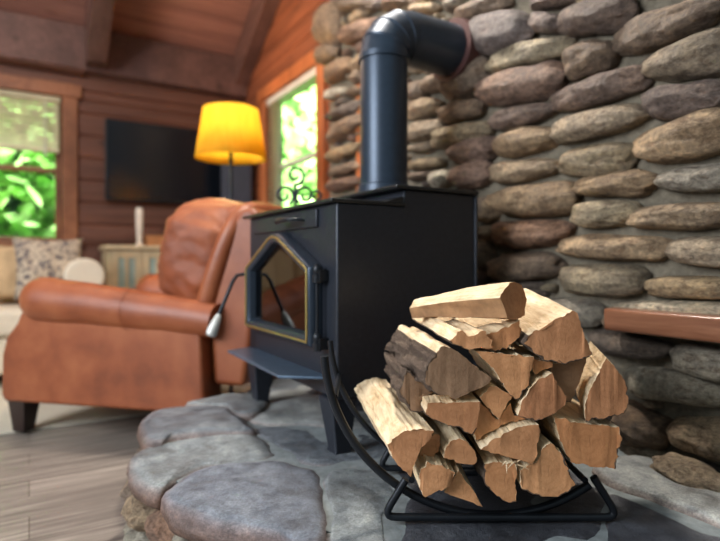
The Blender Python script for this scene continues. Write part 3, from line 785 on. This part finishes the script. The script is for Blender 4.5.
for r_ in (-0.072,):
    b = B(); tube(b, [cw(-0.055, RF, 0.52), cw(-0.055, RBk, 0.52)], 0.006, 8); obj('cross_bar', b, M['steel'], rack)

# ================================================================= FIREWOOD
GRP = 'split firewood logs stacked in the black rack'
def log(label, poly, kinds, f=1.14, length=0.36, dr=0.0, dz=0.0, bs=1.0, seed=0, rough=0.004, jag=0.0, end='cut'):
    """poly: front outline surveyed in photo pixels; kinds: per edge 's' split face, 'b' bark"""
    P_ = [(((x-CX)/F*1.122), H+(HY-y)/F*1.122) for x, y in poly]
    cxm = sum(p[0] for p in P_)/len(P_); czm = sum(p[1] for p in P_)/len(P_)
    sh = 0.972
    P_ = [((p[0]-cxm)*sh, (p[1]-czm)*sh) for p in P_]
    n = len(P_); ring0 = []; kd = []
    for i_ in range(n):
        a_, c_ = Vector(P_[i_]), Vector(P_[(i_+1) % n]); d_ = (c_-a_).length
        m_ = max(2, int(d_/0.0035)); nr = Vector(((c_-a_).y, -(c_-a_).x)).normalized()
        kk = kinds[i_ % len(kinds)]
        for j in range(m_):
            t = j/m_; q = a_.lerp(c_, t)
            w = math.sin(math.pi*t)
            amp = (0.004 if kk == 's' else 0.0045)+jag*0.004
            q = q + nr*w*(amp*1.5*noise.noise(Vector((q.x*60+seed, q.y*60, seed*1.3)))+amp*0.9*noise.noise(Vector((q.x*190+seed, q.y*190, seed*2.3))))
            ring0.append(q); kd.append(kk)
    NY = 16; bm = B(); bmb = B()
    L_ = []
    for s in range(NY+1):
        t = s/NY; y = t*length; sc = 1+(bs-1)*t
        r = []
        for i_, q in enumerate(ring0):
            p3 = Vector((q.x*sc+dr*t, y, q.y*sc+dz*t))
            rad = Vector((q.x, 0, q.y)).normalized()
            amp = rough*(2.2 if kd[i_] == 'b' else 1.0)
            nn = noise.noise(Vector((p3.x*45, y*7, p3.z*45))+Vector((seed*2.3, seed, 0))) + 0.6*noise.noise(Vector((p3.x*110, y*(12 if kd[i_] == 's' else 60), p3.z*110))+Vector((seed, 0, seed)))
            p3 += rad*nn*amp*min(1, 0.25+t*4)
            if s == 0: p3.y += 0.004*noise.noise(Vector((q.x*40, seed, q.y*40)))
            r.append(p3)
        L_.append(r)
    K = len(ring0)
    V = [[bm.verts.new(p) for p in r] for r in L_]
    has_b = 'b' in kinds
    Vb = [[bmb.verts.new(p) for p in r] for r in L_] if has_b else None
    for s in range(NY):
        for j in range(K):
            j2 = (j+1) % K
            if kd[j] == 'b':
                bmb.faces.new((Vb[s][j], Vb[s][j2], Vb[s+1][j2], Vb[s+1][j]))
            else:
                fc = bm.faces.new((V[s][j], V[s][j2], V[s+1][j2], V[s+1][j])); fc.material_index = 1
    e0 = bm.faces.new(V[0][::-1]); e1 = bm.faces.new(V[-1]); e0.material_index = e1.material_index = 0
    bmesh.ops.triangulate(bm, faces=[e0, e1])
    loc = cw(cxm, f, czm)
    o = obj('firewood_log', bm, [M[end], M['split']], None, origin=loc, rz=RZ, local=True, ang=50)
    if has_b:
        bmesh.ops.delete(bmb, geom=[v for v in bmb.verts if not v.link_faces], context='VERTS')
        ob = obj('bark', bmb, M['bark'], o, local=True, ang=180)
        md = ob.modifiers.new('thick', 'SOLIDIFY'); md.thickness = 0.0025; md.offset = 0
    tag(o, label, 'log', GRP)
    return o

log('leftmost split log with long pale top face slanting down toward the rack foot', [(386,441),(402,428),(412,425),(433,427),(432,434),(417,446),(410,474),(397,462)], 'sssssssss', 1.10, 0.40, -0.075, 0.02, 0.95, 1)
log('flat wedge under the pale top log, thin orange cut end, on the left', [(448,341),(457,331),(464,332),(473,335.5),(482,330),(487,335),(493,348),(473,349),(464,348.5)], 'ssssssssb', 1.12, 0.34, -0.05, 0.012, 0.9, 2)
log('small orange wedge with a grey bark splinter, between the two top logs', [(484,350),(480,343),(481,336),(498,332),(521,320),(524,330),(508,350.5)], 'bsssssb', 1.13, 0.32, 0.0, 0.005, 0.9, 3)
log('large wedge at upper right with rounded bark underside and rough pale top', [(572,309),(576,312),(583,332),(591,352),(589,355),(573,362),(555,362),(536,355),(523,343),(526,335),(544,327),(558,317)], 'sssbbbbbbsss', 1.115, 0.33, 0.0, 0.03, 0.95, 4, rough=0.007)
log('right hand log with a bright white split edge above the big square one', [(606,357),(624,379),(628,403),(624,413),(604,419),(585,421),(584,404),(594,380)], 'sbbbbsss', 1.12, 0.28, 0.085, 0.0, 0.92, 5)
log('dark shadowed log just left of the white edged one', [(559,368),(577,361),(598,354),(592,376),(579,408),(567,402),(558,390)], 'ssssbbb', 1.165, 0.27, 0.0, 0.0, 0.9, 22, end='cut_grey')  # recessed end: its shade is painted with the greyer cut material
log('grey weathered wedge with shaggy bark at upper left of the stack', [(444,345),(452,348),(493,378),(489,384),(455,399),(440,395),(424,384),(426,366),(436,352)], 'sssssbbbs', 1.12, 0.32, -0.06, 0.01, 0.95, 6, rough=0.009, end='cut_grey')
log('blunt wedge with cracked brown end just right of the weathered grey wedge', [(475,351),(535,356.5),(531,381),(520,399),(511,396),(493,368)], 'ssbbss', 1.125, 0.33, 0.0, 0.0, 0.9, 7)
log('small pointed wedge in the centre of the stack', [(480,398),(491,386),(515,396),(500,421),(493,412)], 'sssss', 1.13, 0.30, -0.005, 0.0, 0.9, 8)
log('jagged orange piece in the middle with a notched outline', [(517,416),(522,399),(539,378),(552,372),(557,384),(567,396),(566,405),(553,414),(535,421)], 'sssssssbb', 1.12, 0.30, 0.0, 0.0, 0.9, 9)
log('half round log with straight top edge at left of the middle row', [(426.5,402.5),(481,401),(479,421),(473,435),(454,426),(432,419),(425,413)], 'ssbbbbs', 1.12, 0.36, -0.03, 0.02, 0.95, 10)
log('short dark ended piece with a white split top in the lower left', [(444,450),(450,440),(459,437),(470,445),(477,457),(474,463),(460,462.5),(443,457)], 'ssssssss', 1.115, 0.30, -0.03, 0.015, 0.9, 11)
log('low left piece with a pale slanted top, beside the leftmost slanting log', [(419.5,467),(426,458),(440,462),(454,469),(450,483),(424,494),(418,485)], 'sssssss', 1.105, 0.30, -0.02, 0.012, 0.9, 12)
log('small sharp triangular piece at the bottom left of the stack', [(459,470),(483,507),(444,492),(451,484)], 'ssss', 1.12, 0.28, 0.0, 0.0, 0.9, 13)
log('wide wedge in the lower middle with a pale strip along its upper edge', [(479,448),(492,438),(516,426),(538,423),(539.5,432),(532.5,464),(502,455)], 'sssssss', 1.115, 0.34, -0.01, 0.01, 0.92, 14)
log('quarter round log with bark rim at the bottom centre', [(484,463),(512,461.5),(516.5,465),(516,502),(503.5,500.5),(490,490),(484,478)], 'sssbbbb', 1.12, 0.34, 0.0, 0.0, 0.95, 15)
log('large half round log with bark underside at the bottom right of centre', [(519,470),(536,462),(543,447),(550.5,442),(561,452),(576,485),(558,496.5),(537,495),(521,489)], 'ssssbbbbs', 1.12, 0.34, 0.0, 0.0, 0.95, 16)
log('big square ended log at lower right beneath the white edged one', [(554,417),(584,424),(621,427),(624,442),(616,470),(571,464),(566,455),(558,434)], 'sssbsss', 1.125, 0.32, 0.0, 0.0, 0.95, 17)
log('thin splinter wedged below the large upper right log', [(533,358),(556,364),(551,371),(539,377),(534,368)], 'sssss', 1.14, 0.28, 0.0, 0.0, 0.9, 18)
log('shadowed piece behind the lower left logs, only its dark end showing', [(421,460),(424,449),(434,440),(441,438),(443,449),(441,457),(436,462)], 'sssssss', 1.15, 0.28, 0.0, 0.0, 0.9, 19)
log('dark barky piece in the gap left of the grey wedge, above the leftmost slanting log', [(408,374),(424,387),(440,397),(426,400),(423,412),(429,419),(413,418),(402,398)], 'bbsssbbb', 1.17, 0.26, -0.03, 0.0, 0.9, 20, rough=0.008, end='cut_grey')
log('recessed brown log set back just below the central small pointed wedge', [(481,404),(492,414),(500,423),(514,405),(516,418),(531,422),(514,425),(491,436),(478,445),(475,436)], 'ssssssssss', 1.145, 0.28, 0.0, 0.0, 0.9, 21)

rs = random.Random(5)
par = bpy.data.objects['firewood_log.014'] if 'firewood_log.014' in bpy.data.objects else None
if par:
    b = B(); c_ = at(512, 463, 1.108)
    for _ in range(9):
        a_ = rs.uniform(0, 6.28); L0 = rs.uniform(0.012, 0.03)
        d_ = cw(math.cos(a_), -0.35, 0.5*math.sin(a_))-cw(0, 0, 0); o_ = cw(rs.uniform(-0.012, 0.012), 0, rs.uniform(-0.004, 0.004))
        tube(b, [c_+o_, c_+o_+d_*L0*0.5, c_+o_+d_*L0+Vector((0, 0, -0.003))], [0.0018, 0.0012, 0.0003], 5)
    obj('splinters', b, M['split'], par)
def crosslog(label, p0, p1, sec, kinds, seed, roll=0):
    ax = (p1-p0); L_ = ax.length; ax.normalize(); side = ax.cross(Vector((0, 0, 1))).normalized(); up = side.cross(ax).normalized()
    n = len(sec); ring0 = []; kd = []
    for i_ in range(n):
        a_, c_ = Vector(sec[i_]), Vector(sec[(i_+1) % n]); m_ = max(2, int((c_-a_).length/0.007))
        for j in range(m_): ring0.append(a_.lerp(c_, j/m_)); kd.append(kinds[i_])
    NY = 18; bm = B(); V = []
    for s in range(NY+1):
        t = s/NY; sc = 1-0.45*t**1.3; r = []
        for q in ring0:
            p = Vector((q.x*sc, t*L_, q.y*sc - 0.012*t*t))
            nn = noise.noise(Vector((p.x*40, p.y*8, p.z*40))+Vector((seed, 0, 0)))+0.5*noise.noise(Vector((p.x*100, p.y*25, p.z*100)))
            p += Vector((q.x, 0, q.y)).normalized()*nn*0.005
            r.append(bm.verts.new(p))
        V.append(r)
    K = len(ring0)
    for s in range(NY):
        for j in range(K):
            fc = bm.faces.new((V[s][j], V[s][(j+1) % K], V[s+1][(j+1) % K], V[s+1][j])); fc.material_index = kd[j]
    e = [bm.faces.new(V[0][::-1]), bm.faces.new(V[-1])]
    bmesh.ops.triangulate(bm, faces=e)
    o = obj('firewood_log', bm, [M['cut'], M['split'], M['bark'], M['splitbrown']], None, origin=(0, 0, 0), local=True, ang=50)
    Rm = Matrix((side, ax, up)).transposed()
    o.rotation_euler = Rm.to_euler(); o.location = p0
    return tag(o, label, 'log', GRP)
crosslog('long pale log lying crosswise on the very top of the stack', at(515, 300, 1.13), at(417, 304, 1.37),
         [(-0.030, -0.036), (-0.046, 0.006), (-0.014, 0.038), (0.026, 0.034), (0.040, 0.0), (0.03, -0.036)], [3, 1, 1, 1, 3, 3], 31)

# ================================================================= SHELF on chimney
sl = onX(603, 308, 1.47); sb = onX(603, 330, 1.47)
b = B(); box(b, (1.47, -0.35, sb.z), (WX-0.02, sl.y, sl.z))
tag(obj('wooden_shelf', b, M['shelf'], origin=(1.47, 0.3, sb.z), bevel=0.008), 'reddish brown thick wooden shelf jutting from the stone wall at right', 'shelf')

# ================================================================= ARMCHAIR  (local: x forward from rear, y toward far side, z up)
K_ = 1.065
p_front = (-1.58*K_, 2.39*K_)        # (r,f) of near front bottom corner
fr = Vector((-0.966, 0.258)); sd_ = Vector((0.258, 0.966))
orr = Vector(p_front) - fr*1.0*K_
O = cw(orr.x, orr.y, 0)
fw = cw(fr.x, fr.y, 0)-cw(0, 0, 0)
rz_ch = math.atan2(fw.y, fw.x)
# side direction must be the local -y or +y
sdw = cw(sd_.x, sd_.y, 0)-cw(0, 0, 0)
sgn = 1 if (Matrix.Rotation(rz_ch, 3, 'Z') @ Vector((0, 1, 0))).dot(sdw) > 0 else -1
chair = thing('leather_armchair', O, rz_ch, 'brown leather recliner armchair with rolled arms left of the stove', 'armchair')
def cbm(bm):
    bm.transform(Matrix.Diagonal((K_, sgn*K_, K_, 1)))
    return bm
def cobj(name, bm, m, parent=None, **kw): return obj(name, cbm(bm), m, parent or chair, local=True, **kw)
for (ya, yb) in ((0.0, 0.15), (0.70, 0.85)):
    b = B()
    poly = [(0.0, 0.165), (1.0, 0.152), (1.015, 0.185), (1.01, 0.36), (0.985, 0.44), (0.93, 0.50), (0.9, 0.56), (0.5, 0.55), (0.02, 0.5)]
    prism(b, [Vector((x, ya, z)) for x, z in poly], (0, yb-ya, 0))
    cobj('side_panel', b, M['leather'], bevel=0.018, seg=4)
for yc in (0.045, 0.805):
    b = B(); n_ = 26; pts = []; rd = []
    for i_ in range(n_):
        t = i_/(n_-1); x = 0.915-0.945*t; zc_ = 0.607-0.075*t**1.3 ; r_ = 0.104-0.034*t
        if t < 0.12: r_ *= math.sqrt(1-((0.12-t)/0.12)**2*0.93)
        pts.append((x, yc, zc_)); rd.append(r_)
    tube(b, pts, rd, 28)
    for v in b.verts:
        v.co += Vector((0, 0, 1))*0.004*noise.noise(v.co*8)
    arm = cobj('armrest', b, M['leather'], ang=60)
    b = B(); ring = [(0.36, yc+math.cos(a_)*0.0925, 0.575+math.sin(a_)*0.0925-0.006) for a_ in [2*math.pi*j/32 for j in range(32)]]
    tube(b, ring, 0.0012, 6, closed=True); cobj('arm_seam', b, M['leather'], arm)
# front apron + seat
b = B(); box(b, (0.84, 0.16, 0.15), (0.99, 0.69, 0.36)); cobj('front_panel', b, M['leather'], bevel=0.03, seg=4)
b = B(); pillow(b, (0.66, 0.425, 0.425), (0.36, 0.262, 0.10), 0.42, None, 0.012, 3); cobj('seat_cushion', b, M['leather'], ang=180)
# back shell
b = B()
poly = [(-0.0, 0.27), (0.02, 0.55), (-0.045, 0.80), (-0.085, 0.93), (-0.125, 0.985), (-0.175, 0.99), (-0.21, 0.95), (-0.205, 0.75), (-0.17, 0.45), (-0.14, 0.27)]
prism(b, [Vector((x, 0.06, z)) for x, z in poly], (0, 0.73, 0))
cobj('back_shell', b, M['leather'], bevel=0.03, seg=5)
b = B()
path = [(0.06, 0.085, 0.50), (0.03, 0.075, 0.62), (-0.02, 0.07, 0.76), (-0.065, 0.075, 0.88), (-0.10, 0.095, 0.955), (-0.115, 0.15, 0.985), (-0.12, 0.25, 0.992), (-0.12, 0.425, 0.995), (-0.12, 0.6, 0.992), (-0.115, 0.7, 0.985), (-0.10, 0.755, 0.955), (-0.065, 0.775, 0.88), (-0.02, 0.78, 0.76), (0.03, 0.775, 0.62), (0.06, 0.765, 0.50)]
tube(b, path, [0.045, 0.046, 0.044, 0.04, 0.04]+[0.04]*5+[0.04, 0.04, 0.044, 0.046, 0.045], 16); cobj('back_rim', b, M['leather'], sub=1, ang=180)
rot = Matrix.Rotation(math.radians(-13), 3, 'Y')
b = B(); pillow(b, (0.165, 0.425, 0.80), (0.20, 0.30, 0.26), 0.6, rot, 0.017, 9, 6, 6.5); cobj('back_cushion', b, M['leather_soft'], ang=180)
for (lx, ly) in ((0.945, 0.06), (0.945, 0.79), (0.1, 0.06), (0.1, 0.79)):
    b = B(); v = []
    for z_, w_, o_ in ((0.17, 0.048, 0), (0.012 if lx > 0.5 else 0.0, 0.03, 0.004)):
        v.append([b.verts.new((lx+o_+dx*w_, ly+dy*w_, z_)) for dx, dy in ((-1,-1),(1,-1),(1,1),(-1,1))])
    for j in range(4): b.faces.new((v[0][j], v[0][(j+1) % 4], v[1][(j+1) % 4], v[1][j]))
    b.faces.new(v[0]); b.faces.new(v[1][::-1])
    cobj('leg', b, M['darkwood'], bevel=0.004)

# ================================================================= RUG
r0 = onZ(0, 440, 0); r1 = onZ(100, 418, 0)
ya = (r0.y+r1.y)/2
b = B(); box(b, (-2.6, ya, 0.0), (0.75, 4.4, 0.012)); tag(obj('area_rug', b, M['rug'], origin=(-0.9, 3.6, 0), bevel=0.004), 'flat beige area rug under the front of the leather armchair', 'rug')

# ================================================================= LAMP
lc = at(231, 135, 3.15); lx, ly = lc.x, lc.y; zs0 = at(231, 159, 3.15).z; zs1 = at(231, 110, 3.15).z
lamp = thing('floor_lamp', (lx, ly, 0), 0, 'floor lamp with a glowing yellow tapered shade behind the armchair', 'lamp')
b = B(); lathe(b, [(0.204, zs0), (0.159, zs1)], (lx, ly, 0), 48, cap=False); sh = obj('lamp_shade', b, M['shade'], lamp, ang=180)
md = sh.modifiers.new('t', 'SOLIDIFY'); md.thickness = 0.002
b = B(); tube(b, [(lx, ly, 0.02), (lx, ly, zs0+0.09)], 0.011, 12); tube(b, [(lx, ly, zs0+0.09), (lx, ly, zs0+0.125)], 0.018, 12); obj('pole', b, M['steel'], lamp)
b = B(); lathe(b, [(0.14, 0.0), (0.14, 0.012), (0.11, 0.022), (0.02, 0.032), (0.012, 0.05)], (lx, ly, 0), 40); obj('base', b, M['steel'], lamp)
b = B(); lathe(b, [(0.012, 0), (0.026, 0.03), (0.030, 0.055), (0.022, 0.08), (0.004, 0.09)], (lx, ly, zs0+0.13), 16); obj('bulb', b, M['bulb'], lamp)
b = B()
for a_ in (0, 2.09, 4.19): tube(b, [(lx, ly, zs1-0.02), (lx+0.158*math.cos(a_), ly+0.158*math.sin(a_), zs1-0.004)], 0.002, 6)
tube(b, [(lx, ly, zs0+0.125), (lx+0.05, ly, zs0+0.2), (lx+0.05, ly, zs1-0.06), (lx, ly, zs1-0.02)], 0.002, 6)
obj('shade_spider', b, M['steel'], lamp)
b = B(); tube(b, [(lx+0.02, ly-0.02, zs0+0.14), (lx+0.02, ly-0.02, zs0-0.02)], 0.002, 6); obj('pull_chain', b, M['gold'], lamp)

# ================================================================= TV
t0 = onY(105, 118, FY-0.06); t1 = onY(105, 200, FY-0.06); t2 = onY(226, 150, FY-0.06)
tv = thing('wall_mounted_television', ((t0.x+t2.x)/2, FY-0.06, t1.z), 0, 'flat black television mounted on the far plank wall behind the lamp', 'television')
b = B(); box(b, (t0.x, FY-0.075, t1.z), (t2.x, FY-0.035, t0.z)); obj('bezel', b, M['tvframe'], tv, bevel=0.006)
b = B(); box(b, (t0.x+0.015, FY-0.078, t1.z+0.02), (t2.x-0.015, FY-0.0745, t0.z-0.015)); obj('screen', b, M['tv'], tv, smooth=False)
b = B(); box(b, ((t0.x+t2.x)/2-0.12, FY-0.036, t1.z+0.15), ((t0.x+t2.x)/2+0.12, FY-0.006, t0.z-0.15)); obj('wall_bracket', b, M['steel'], tv)
# slate panel in corner
q0 = onY(223, 150, FY-0.35); q1 = onY(250, 150, FY-0.35)
b = B(); box(b, (q0.x, FY-0.4, 0), (q1.x, FY-0.28, onY(236, 135, FY-0.35).z))
tag(obj('tall_cabinet', b, M['slate'], origin=((q0.x+q1.x)/2, FY-0.34, 0), bevel=0.01), 'tall narrow slate grey cabinet in the far corner below the lamp shade', 'cabinet')

# ================================================================= CONSOLE CABINET
g0 = onY(107, 245, 4.7); ctop = g0.z; cx0 = g0.x; cx1 = 1.05
cab = thing('console_cabinet', ((cx0+cx1)/2, 4.9, 0), 0, 'pale cream console cabinet with glass doors under the television', 'cabinet')
b = B(); box(b, (cx0-0.02, 4.66, ctop-0.035), (cx1+0.02, 5.12, ctop)); obj('top', b, M['cabwood'], cab, bevel=0.006)
b = B()
box(b, (cx0, 4.7, 0.0), (cx0+0.03, 5.1, ctop-0.035)); box(b, (cx1-0.03, 4.7, 0.0), (cx1, 5.1, ctop-0.035)); box(b, (cx0, 5.07, 0.0), (cx1, 5.1, ctop-0.035)); box(b, (cx0, 4.7, 0.0), (cx1, 5.1, 0.08))
box(b, (cx0, 4.72, 0.45), (cx1, 5.1, 0.47))
obj('carcass', b, M['cabwood'], cab)
wmid = (cx0+cx1)/2
for i_, (a_, c_) in enumerate(((cx0+0.03, wmid-0.003), (wmid+0.003, cx1-0.03))):
    b = B(); z0c, z1c = 0.09, ctop-0.04
    for s_, e_, za_, zb2 in ((a_, a_+0.05, z0c, z1c), (c_-0.05, c_, z0c, z1c), (a_, c_, z0c, z0c+0.06), (a_, c_, z1c-0.06, z1c), ((a_+c_)/2-0.012, (a_+c_)/2+0.012, z0c, z1c), (a_, c_, (z0c+z1c)/2-0.01, (z0c+z1c)/2+0.01)):
        box(b, (s_, 4.685 if e_-s_ < 0.06 else 4.688, za_), (e_, 4.70, zb2))
    d_ = obj('door', b, M['cabwood'], cab)
    b = B(); box(b, (a_+0.01, 4.6995, z0c+0.01), (c_-0.01, 4.703, z1c-0.005)); obj('glass_panel', b, M['cabglass'], d_, smooth=False)
    b = B(); lathe(b, [(0.004, 0), (0.012, 0.01), (0.012, 0.018), (0.004, 0.022)], (c_-0.03 if i_ == 0 else a_+0.03, 4.672, 0.6), 12); obj('knob', b, M['steel'], d_)
cd = onY(139.5, 245, 4.82)
can = thing('taper_candle', (cd.x, cd.y, ctop), 0, 'tall ivory candle standing on the cream console cabinet', 'candle')
hc = at(139.5, 208, (cd.x*SA+cd.y*CA)).z-ctop
b = B(); lathe(b, [(0.032, 0), (0.034, 0.012), (0.018, 0.03), (0.026, 0.05)], (cd.x, cd.y, ctop), 20); obj('holder', b, M['candle'], can)
b = B(); lathe(b, [(0.022, 0.05), (0.03, hc*0.6), (0.032, hc-0.02), (0.024, hc)], (cd.x, cd.y, ctop), 20); obj('wax', b, M['candle'], can)
b = B(); tube(b, [(cd.x, cd.y, ctop+hc-0.005), (cd.x+0.002, cd.y, ctop+hc+0.018)], 0.002, 6); obj('wick', b, M['steel'], can)
bx0 = onY(146, 240, 4.85); bx1 = onY(170, 240, 4.85)
wb = thing('wooden_box', ((bx0.x+bx1.x)/2, 4.9, ctop), 0, 'small honey brown wooden box beside the candle on the console', 'box')
b = B(); box(b, (bx0.x, 4.82, ctop), (bx1.x+0.05, 4.98, ctop+0.07)); obj('box_body', b, M['boxwood'], wb, bevel=0.004)
b = B(); box(b, (bx0.x-0.004, 4.816, ctop+0.07), (bx1.x+0.054, 4.984, ctop+0.092)); obj('lid', b, M['boxwood'], wb, bevel=0.004)

# ================================================================= SOFA
sr = onY(105, 300, 4.05).x
sofa = thing('cream_sofa', (sr-0.9, 4.5, 0), 0, 'cream upholstered sofa against the far wall beneath the left window', 'sofa')
sx0 = sr-2.1
b = B(); box(b, (sx0+0.1, 4.1, 0.10), (sr-0.1, 4.98, 0.34)); obj('base', b, M['sofa'], sofa, bevel=0.03)
for x0 in (sx0, sr-0.24):
    b = B(); box(b, (x0+0.03, 4.06, 0.06), (x0+0.21, 4.95, 0.68)); tube(b, [(x0+0.12, 4.05, 0.72), (x0+0.12, 4.2, 0.72), (x0+0.12, 4.6, 0.72), (x0+0.12, 4.95, 0.72)], 0.125, 24); obj('arm', b, M['sofa'], sofa, bevel=0.02)
b = B(); box(b, (sx0+0.2, 4.74, 0.3), (sr-0.2, 5.0, 0.90)); obj('back', b, M['sofa'], sofa, bevel=0.06, seg=5)
w_ = (2.1-0.48)/2
for i_ in range(2):
    xa = sx0+0.24+w_*i_
    b = B(); pillow(b, (xa+w_/2, 4.40, 0.43), (w_/2, 0.34, 0.10), 0.35, None, 0.006, i_+1); obj('seat_cushion', b, M['sofa'], sofa, ang=180)
    b = B(); pillow(b, (xa+w_/2, 4.68, 0.70), (w_/2, 0.12, 0.22), 0.4, Matrix.Rotation(math.radians(-12), 3, 'X'), 0.008, i_+4); obj('back_cushion', b, M['tan'], sofa, ang=180)
for x_ in (sx0+0.1, sr-0.1):
    for y_ in (4.13, 4.92):
        b = B(); lathe(b, [(0.02, 0.013), (0.03, 0.1)], (x_, y_, 0), 12); obj('leg', b, M['darkwood'], sofa)
def tpillow(px, py, Y, s, m, label, rx, rz, seed):
    c = onY(px, py, Y)
    b = B(); tmp = B(); bmesh.ops.create_grid(tmp, x_segments=20, y_segments=20, size=1)
    me = bpy.data.meshes.new('t')
    for sgn_ in (1, -1):
        g = bmesh.new(); bmesh.ops.create_grid(g, x_segments=22, y_segments=22, size=1)
        for v in g.verts:
            x, y = v.co.x, v.co.y; e = (1-x*x)*(1-y*y)
            th_ = sgn_*(max(0, e)**0.42)*0.075*(1+0.25*noise.noise(Vector((x*2, y*2, seed))))
            pinch = 1-0.10*(1-abs(x)**2)*abs(y)**3-0.10*(1-abs(y)**2)*abs(x)**3
            v.co = Vector((x*s*pinch, th_, y*s*pinch))
        g.to_mesh(me); g.free(); b.from_mesh(me)
    tmp.free(); bmesh.ops.remove_doubles(b, verts=b.verts, dist=0.0004)
    b.transform(Matrix.Rotation(rz, 4, 'Z') @ Matrix.Rotation(rx, 4, 'X'))
    o = obj('throw_pillow', b, m, None, origin=c, local=True, ang=180)
    return tag(o, label, 'pillow')
tpillow(50, 268, 4.22, 0.215, M['pattern'], 'patterned grey floral throw pillow against the sofa back', math.radians(-14), math.radians(8), 1)
tpillow(8, 272, 4.36, 0.20, M['tan'], 'plain tan throw pillow at the far left of the sofa', math.radians(-14), math.radians(-6), 2)

# ================================================================= OUTSIDE
def foliage(name, label, lo, hi, n, seed, size):
    r_ = random.Random(seed); bm = B()
    for _ in range(n):
        c = Vector([r_.uniform(lo[i_], hi[i_]) for i_ in range(3)])
        dens = noise.noise(c*0.9)
        if dens < -0.3: continue
        Rm = Matrix.Rotation(r_.uniform(0, 6.28), 3, 'Z') @ Matrix.Rotation(r_.uniform(-1.2, 1.2), 3, 'X') @ Matrix.Rotation(r_.uniform(-1.2, 1.2), 3, 'Y')
        s = size*r_.uniform(0.6, 1.4)
        pts = [Vector((-s, 0, 0)), Vector((-s*0.3, s*0.42, s*0.1)), Vector((s*0.4, s*0.36, s*0.1)), Vector((s, 0, 0)), Vector((s*0.4, -s*0.36, s*0.1)), Vector((-s*0.3, -s*0.42, s*0.1))]
        bm.faces.new([bm.verts.new(c+Rm@p) for p in pts])
    o = obj(name, bm, M['leaf'], smooth=False)
    return tag(o, label, 'foliage', kind='stuff')
foliage('tree_foliage', 'bright green tree leaves outside the left window', (-3.2, 7.0, -0.5), (1.4, 9.5, 4.5), 26000, 3, 0.13)
foliage('bush_foliage', 'sunlit pale green leaves outside the window beside the chimney', (2.9, 7.0, -0.5), (6.8, 10.5, 5.5), 26000, 5, 0.13)
b = B(); box(b, (-12, FY+0.6, -0.6), (14, 24, -0.5)); box(b, (LX+0.5, -4, -0.6), (14, FY+0.6, -0.5)); tag(obj('lawn', b, M['lawn'], smooth=False), kind='structure')

# ================================================================= LIGHT
def area(name, loc, tgt, size, e, col, sy=None):
    l = bpy.data.lights.new(name, 'AREA'); l.energy = e; l.color = col; l.size = size
    if sy: l.shape = 'RECTANGLE'; l.size_y = sy
    o = bpy.data.objects.new(name, l); COL.objects.link(o); o.location = loc
    o.rotation_euler = (Vector(tgt)-Vector(loc)).to_track_quat('-Z', 'Y').to_euler(); return o
area('window_light', (-2.4, 1.3, 2.0), (1.3, 1.0, 0.4), 1.8, 165, (0.88, 0.93, 1.0), 1.6)
area('ceiling_light', tuple(cw(-0.15, 2.35, 3.05)), tuple(cw(0.35, 1.2, 0.45)), 0.35, 80, (1.0, 0.93, 0.84))
area('room_light', (-0.5, 3.4, 3.0), (0.3, 4.6, 0.6), 1.2, 22, (1.0, 0.86, 0.76))
area('log_wall_fill_light', (0.6, 3.9, 2.5), (LX, 3.6, 2.6), 0.5, 16, (1.0, 0.66, 0.40))  # added warm fill to brighten the log wall beside the chimney
area('tree_fill_light', (0, 5.9, 5.0), (-0.6, 8.5, 1.4), 2.0, 1300, (1, 1, 0.92))  # added fill outside the left window, brightens the tree leaves
area('bush_fill_light', (3.2, 4.6, 3.0), (4.2, 8.6, 2.4), 1.2, 900, (1, 1, 0.95))  # added fill outdoors, aimed at the bush leaves behind the side window
l = bpy.data.lights.new('bulb_light', 'POINT'); l.energy = 60; l.color = (1.0, 0.74, 0.34); l.shadow_soft_size = 0.04
o = bpy.data.objects.new('bulb_light', l); COL.objects.link(o); o.location = (lx+0.0, ly, (zs0+zs1)/2+0.03)

w = bpy.data.worlds.new('World'); SC.world = w; w.use_nodes = True
N, L = w.node_tree.nodes, w.node_tree.links
bg = N['Background']; tc = N.new('ShaderNodeTexCoord'); sp = N.new('ShaderNodeSeparateXYZ'); L.new(tc.outputs['Generated'], sp.inputs[0])
r = N.new('ShaderNodeValToRGB'); e = r.color_ramp.elements
e[0].position = 0.45; e[0].color = (0.16, 0.15, 0.15, 1); e[1].position = 0.75; e[1].color = (0.62, 0.78, 0.85, 1)
mp = N.new('ShaderNodeMath'); mp.operation = 'MULTIPLY_ADD'; mp.inputs[1].default_value = 0.5; mp.inputs[2].default_value = 0.5
L.new(sp.outputs['Z'], mp.inputs[0]); L.new(mp.outputs[0], r.inputs['Fac']); L.new(r.outputs['Color'], bg.inputs['Color']); bg.inputs['Strength'].default_value = 0.55

# ================================================================= CAMERA
cd_ = bpy.data.cameras.new('Camera'); cam = bpy.data.objects.new('Camera', cd_); COL.objects.link(cam)
cam.location = (0, 0, H); cam.rotation_euler = (math.radians(90), 0, -A)
cd_.sensor_width = 36; cd_.lens = F/720*36; cd_.shift_y = -(270.5-HY)/720; cd_.clip_start = 0.02
cd_.dof.use_dof = True; cd_.dof.focus_distance = 1.16; cd_.dof.aperture_fstop = 1.7
SC.camera = cam
SC.view_settings.view_transform = 'Standard'
try: SC.view_settings.look = 'None'
except Exception: pass
SC.view_settings.exposure = 0.0
SC.cycles.use_denoising = True
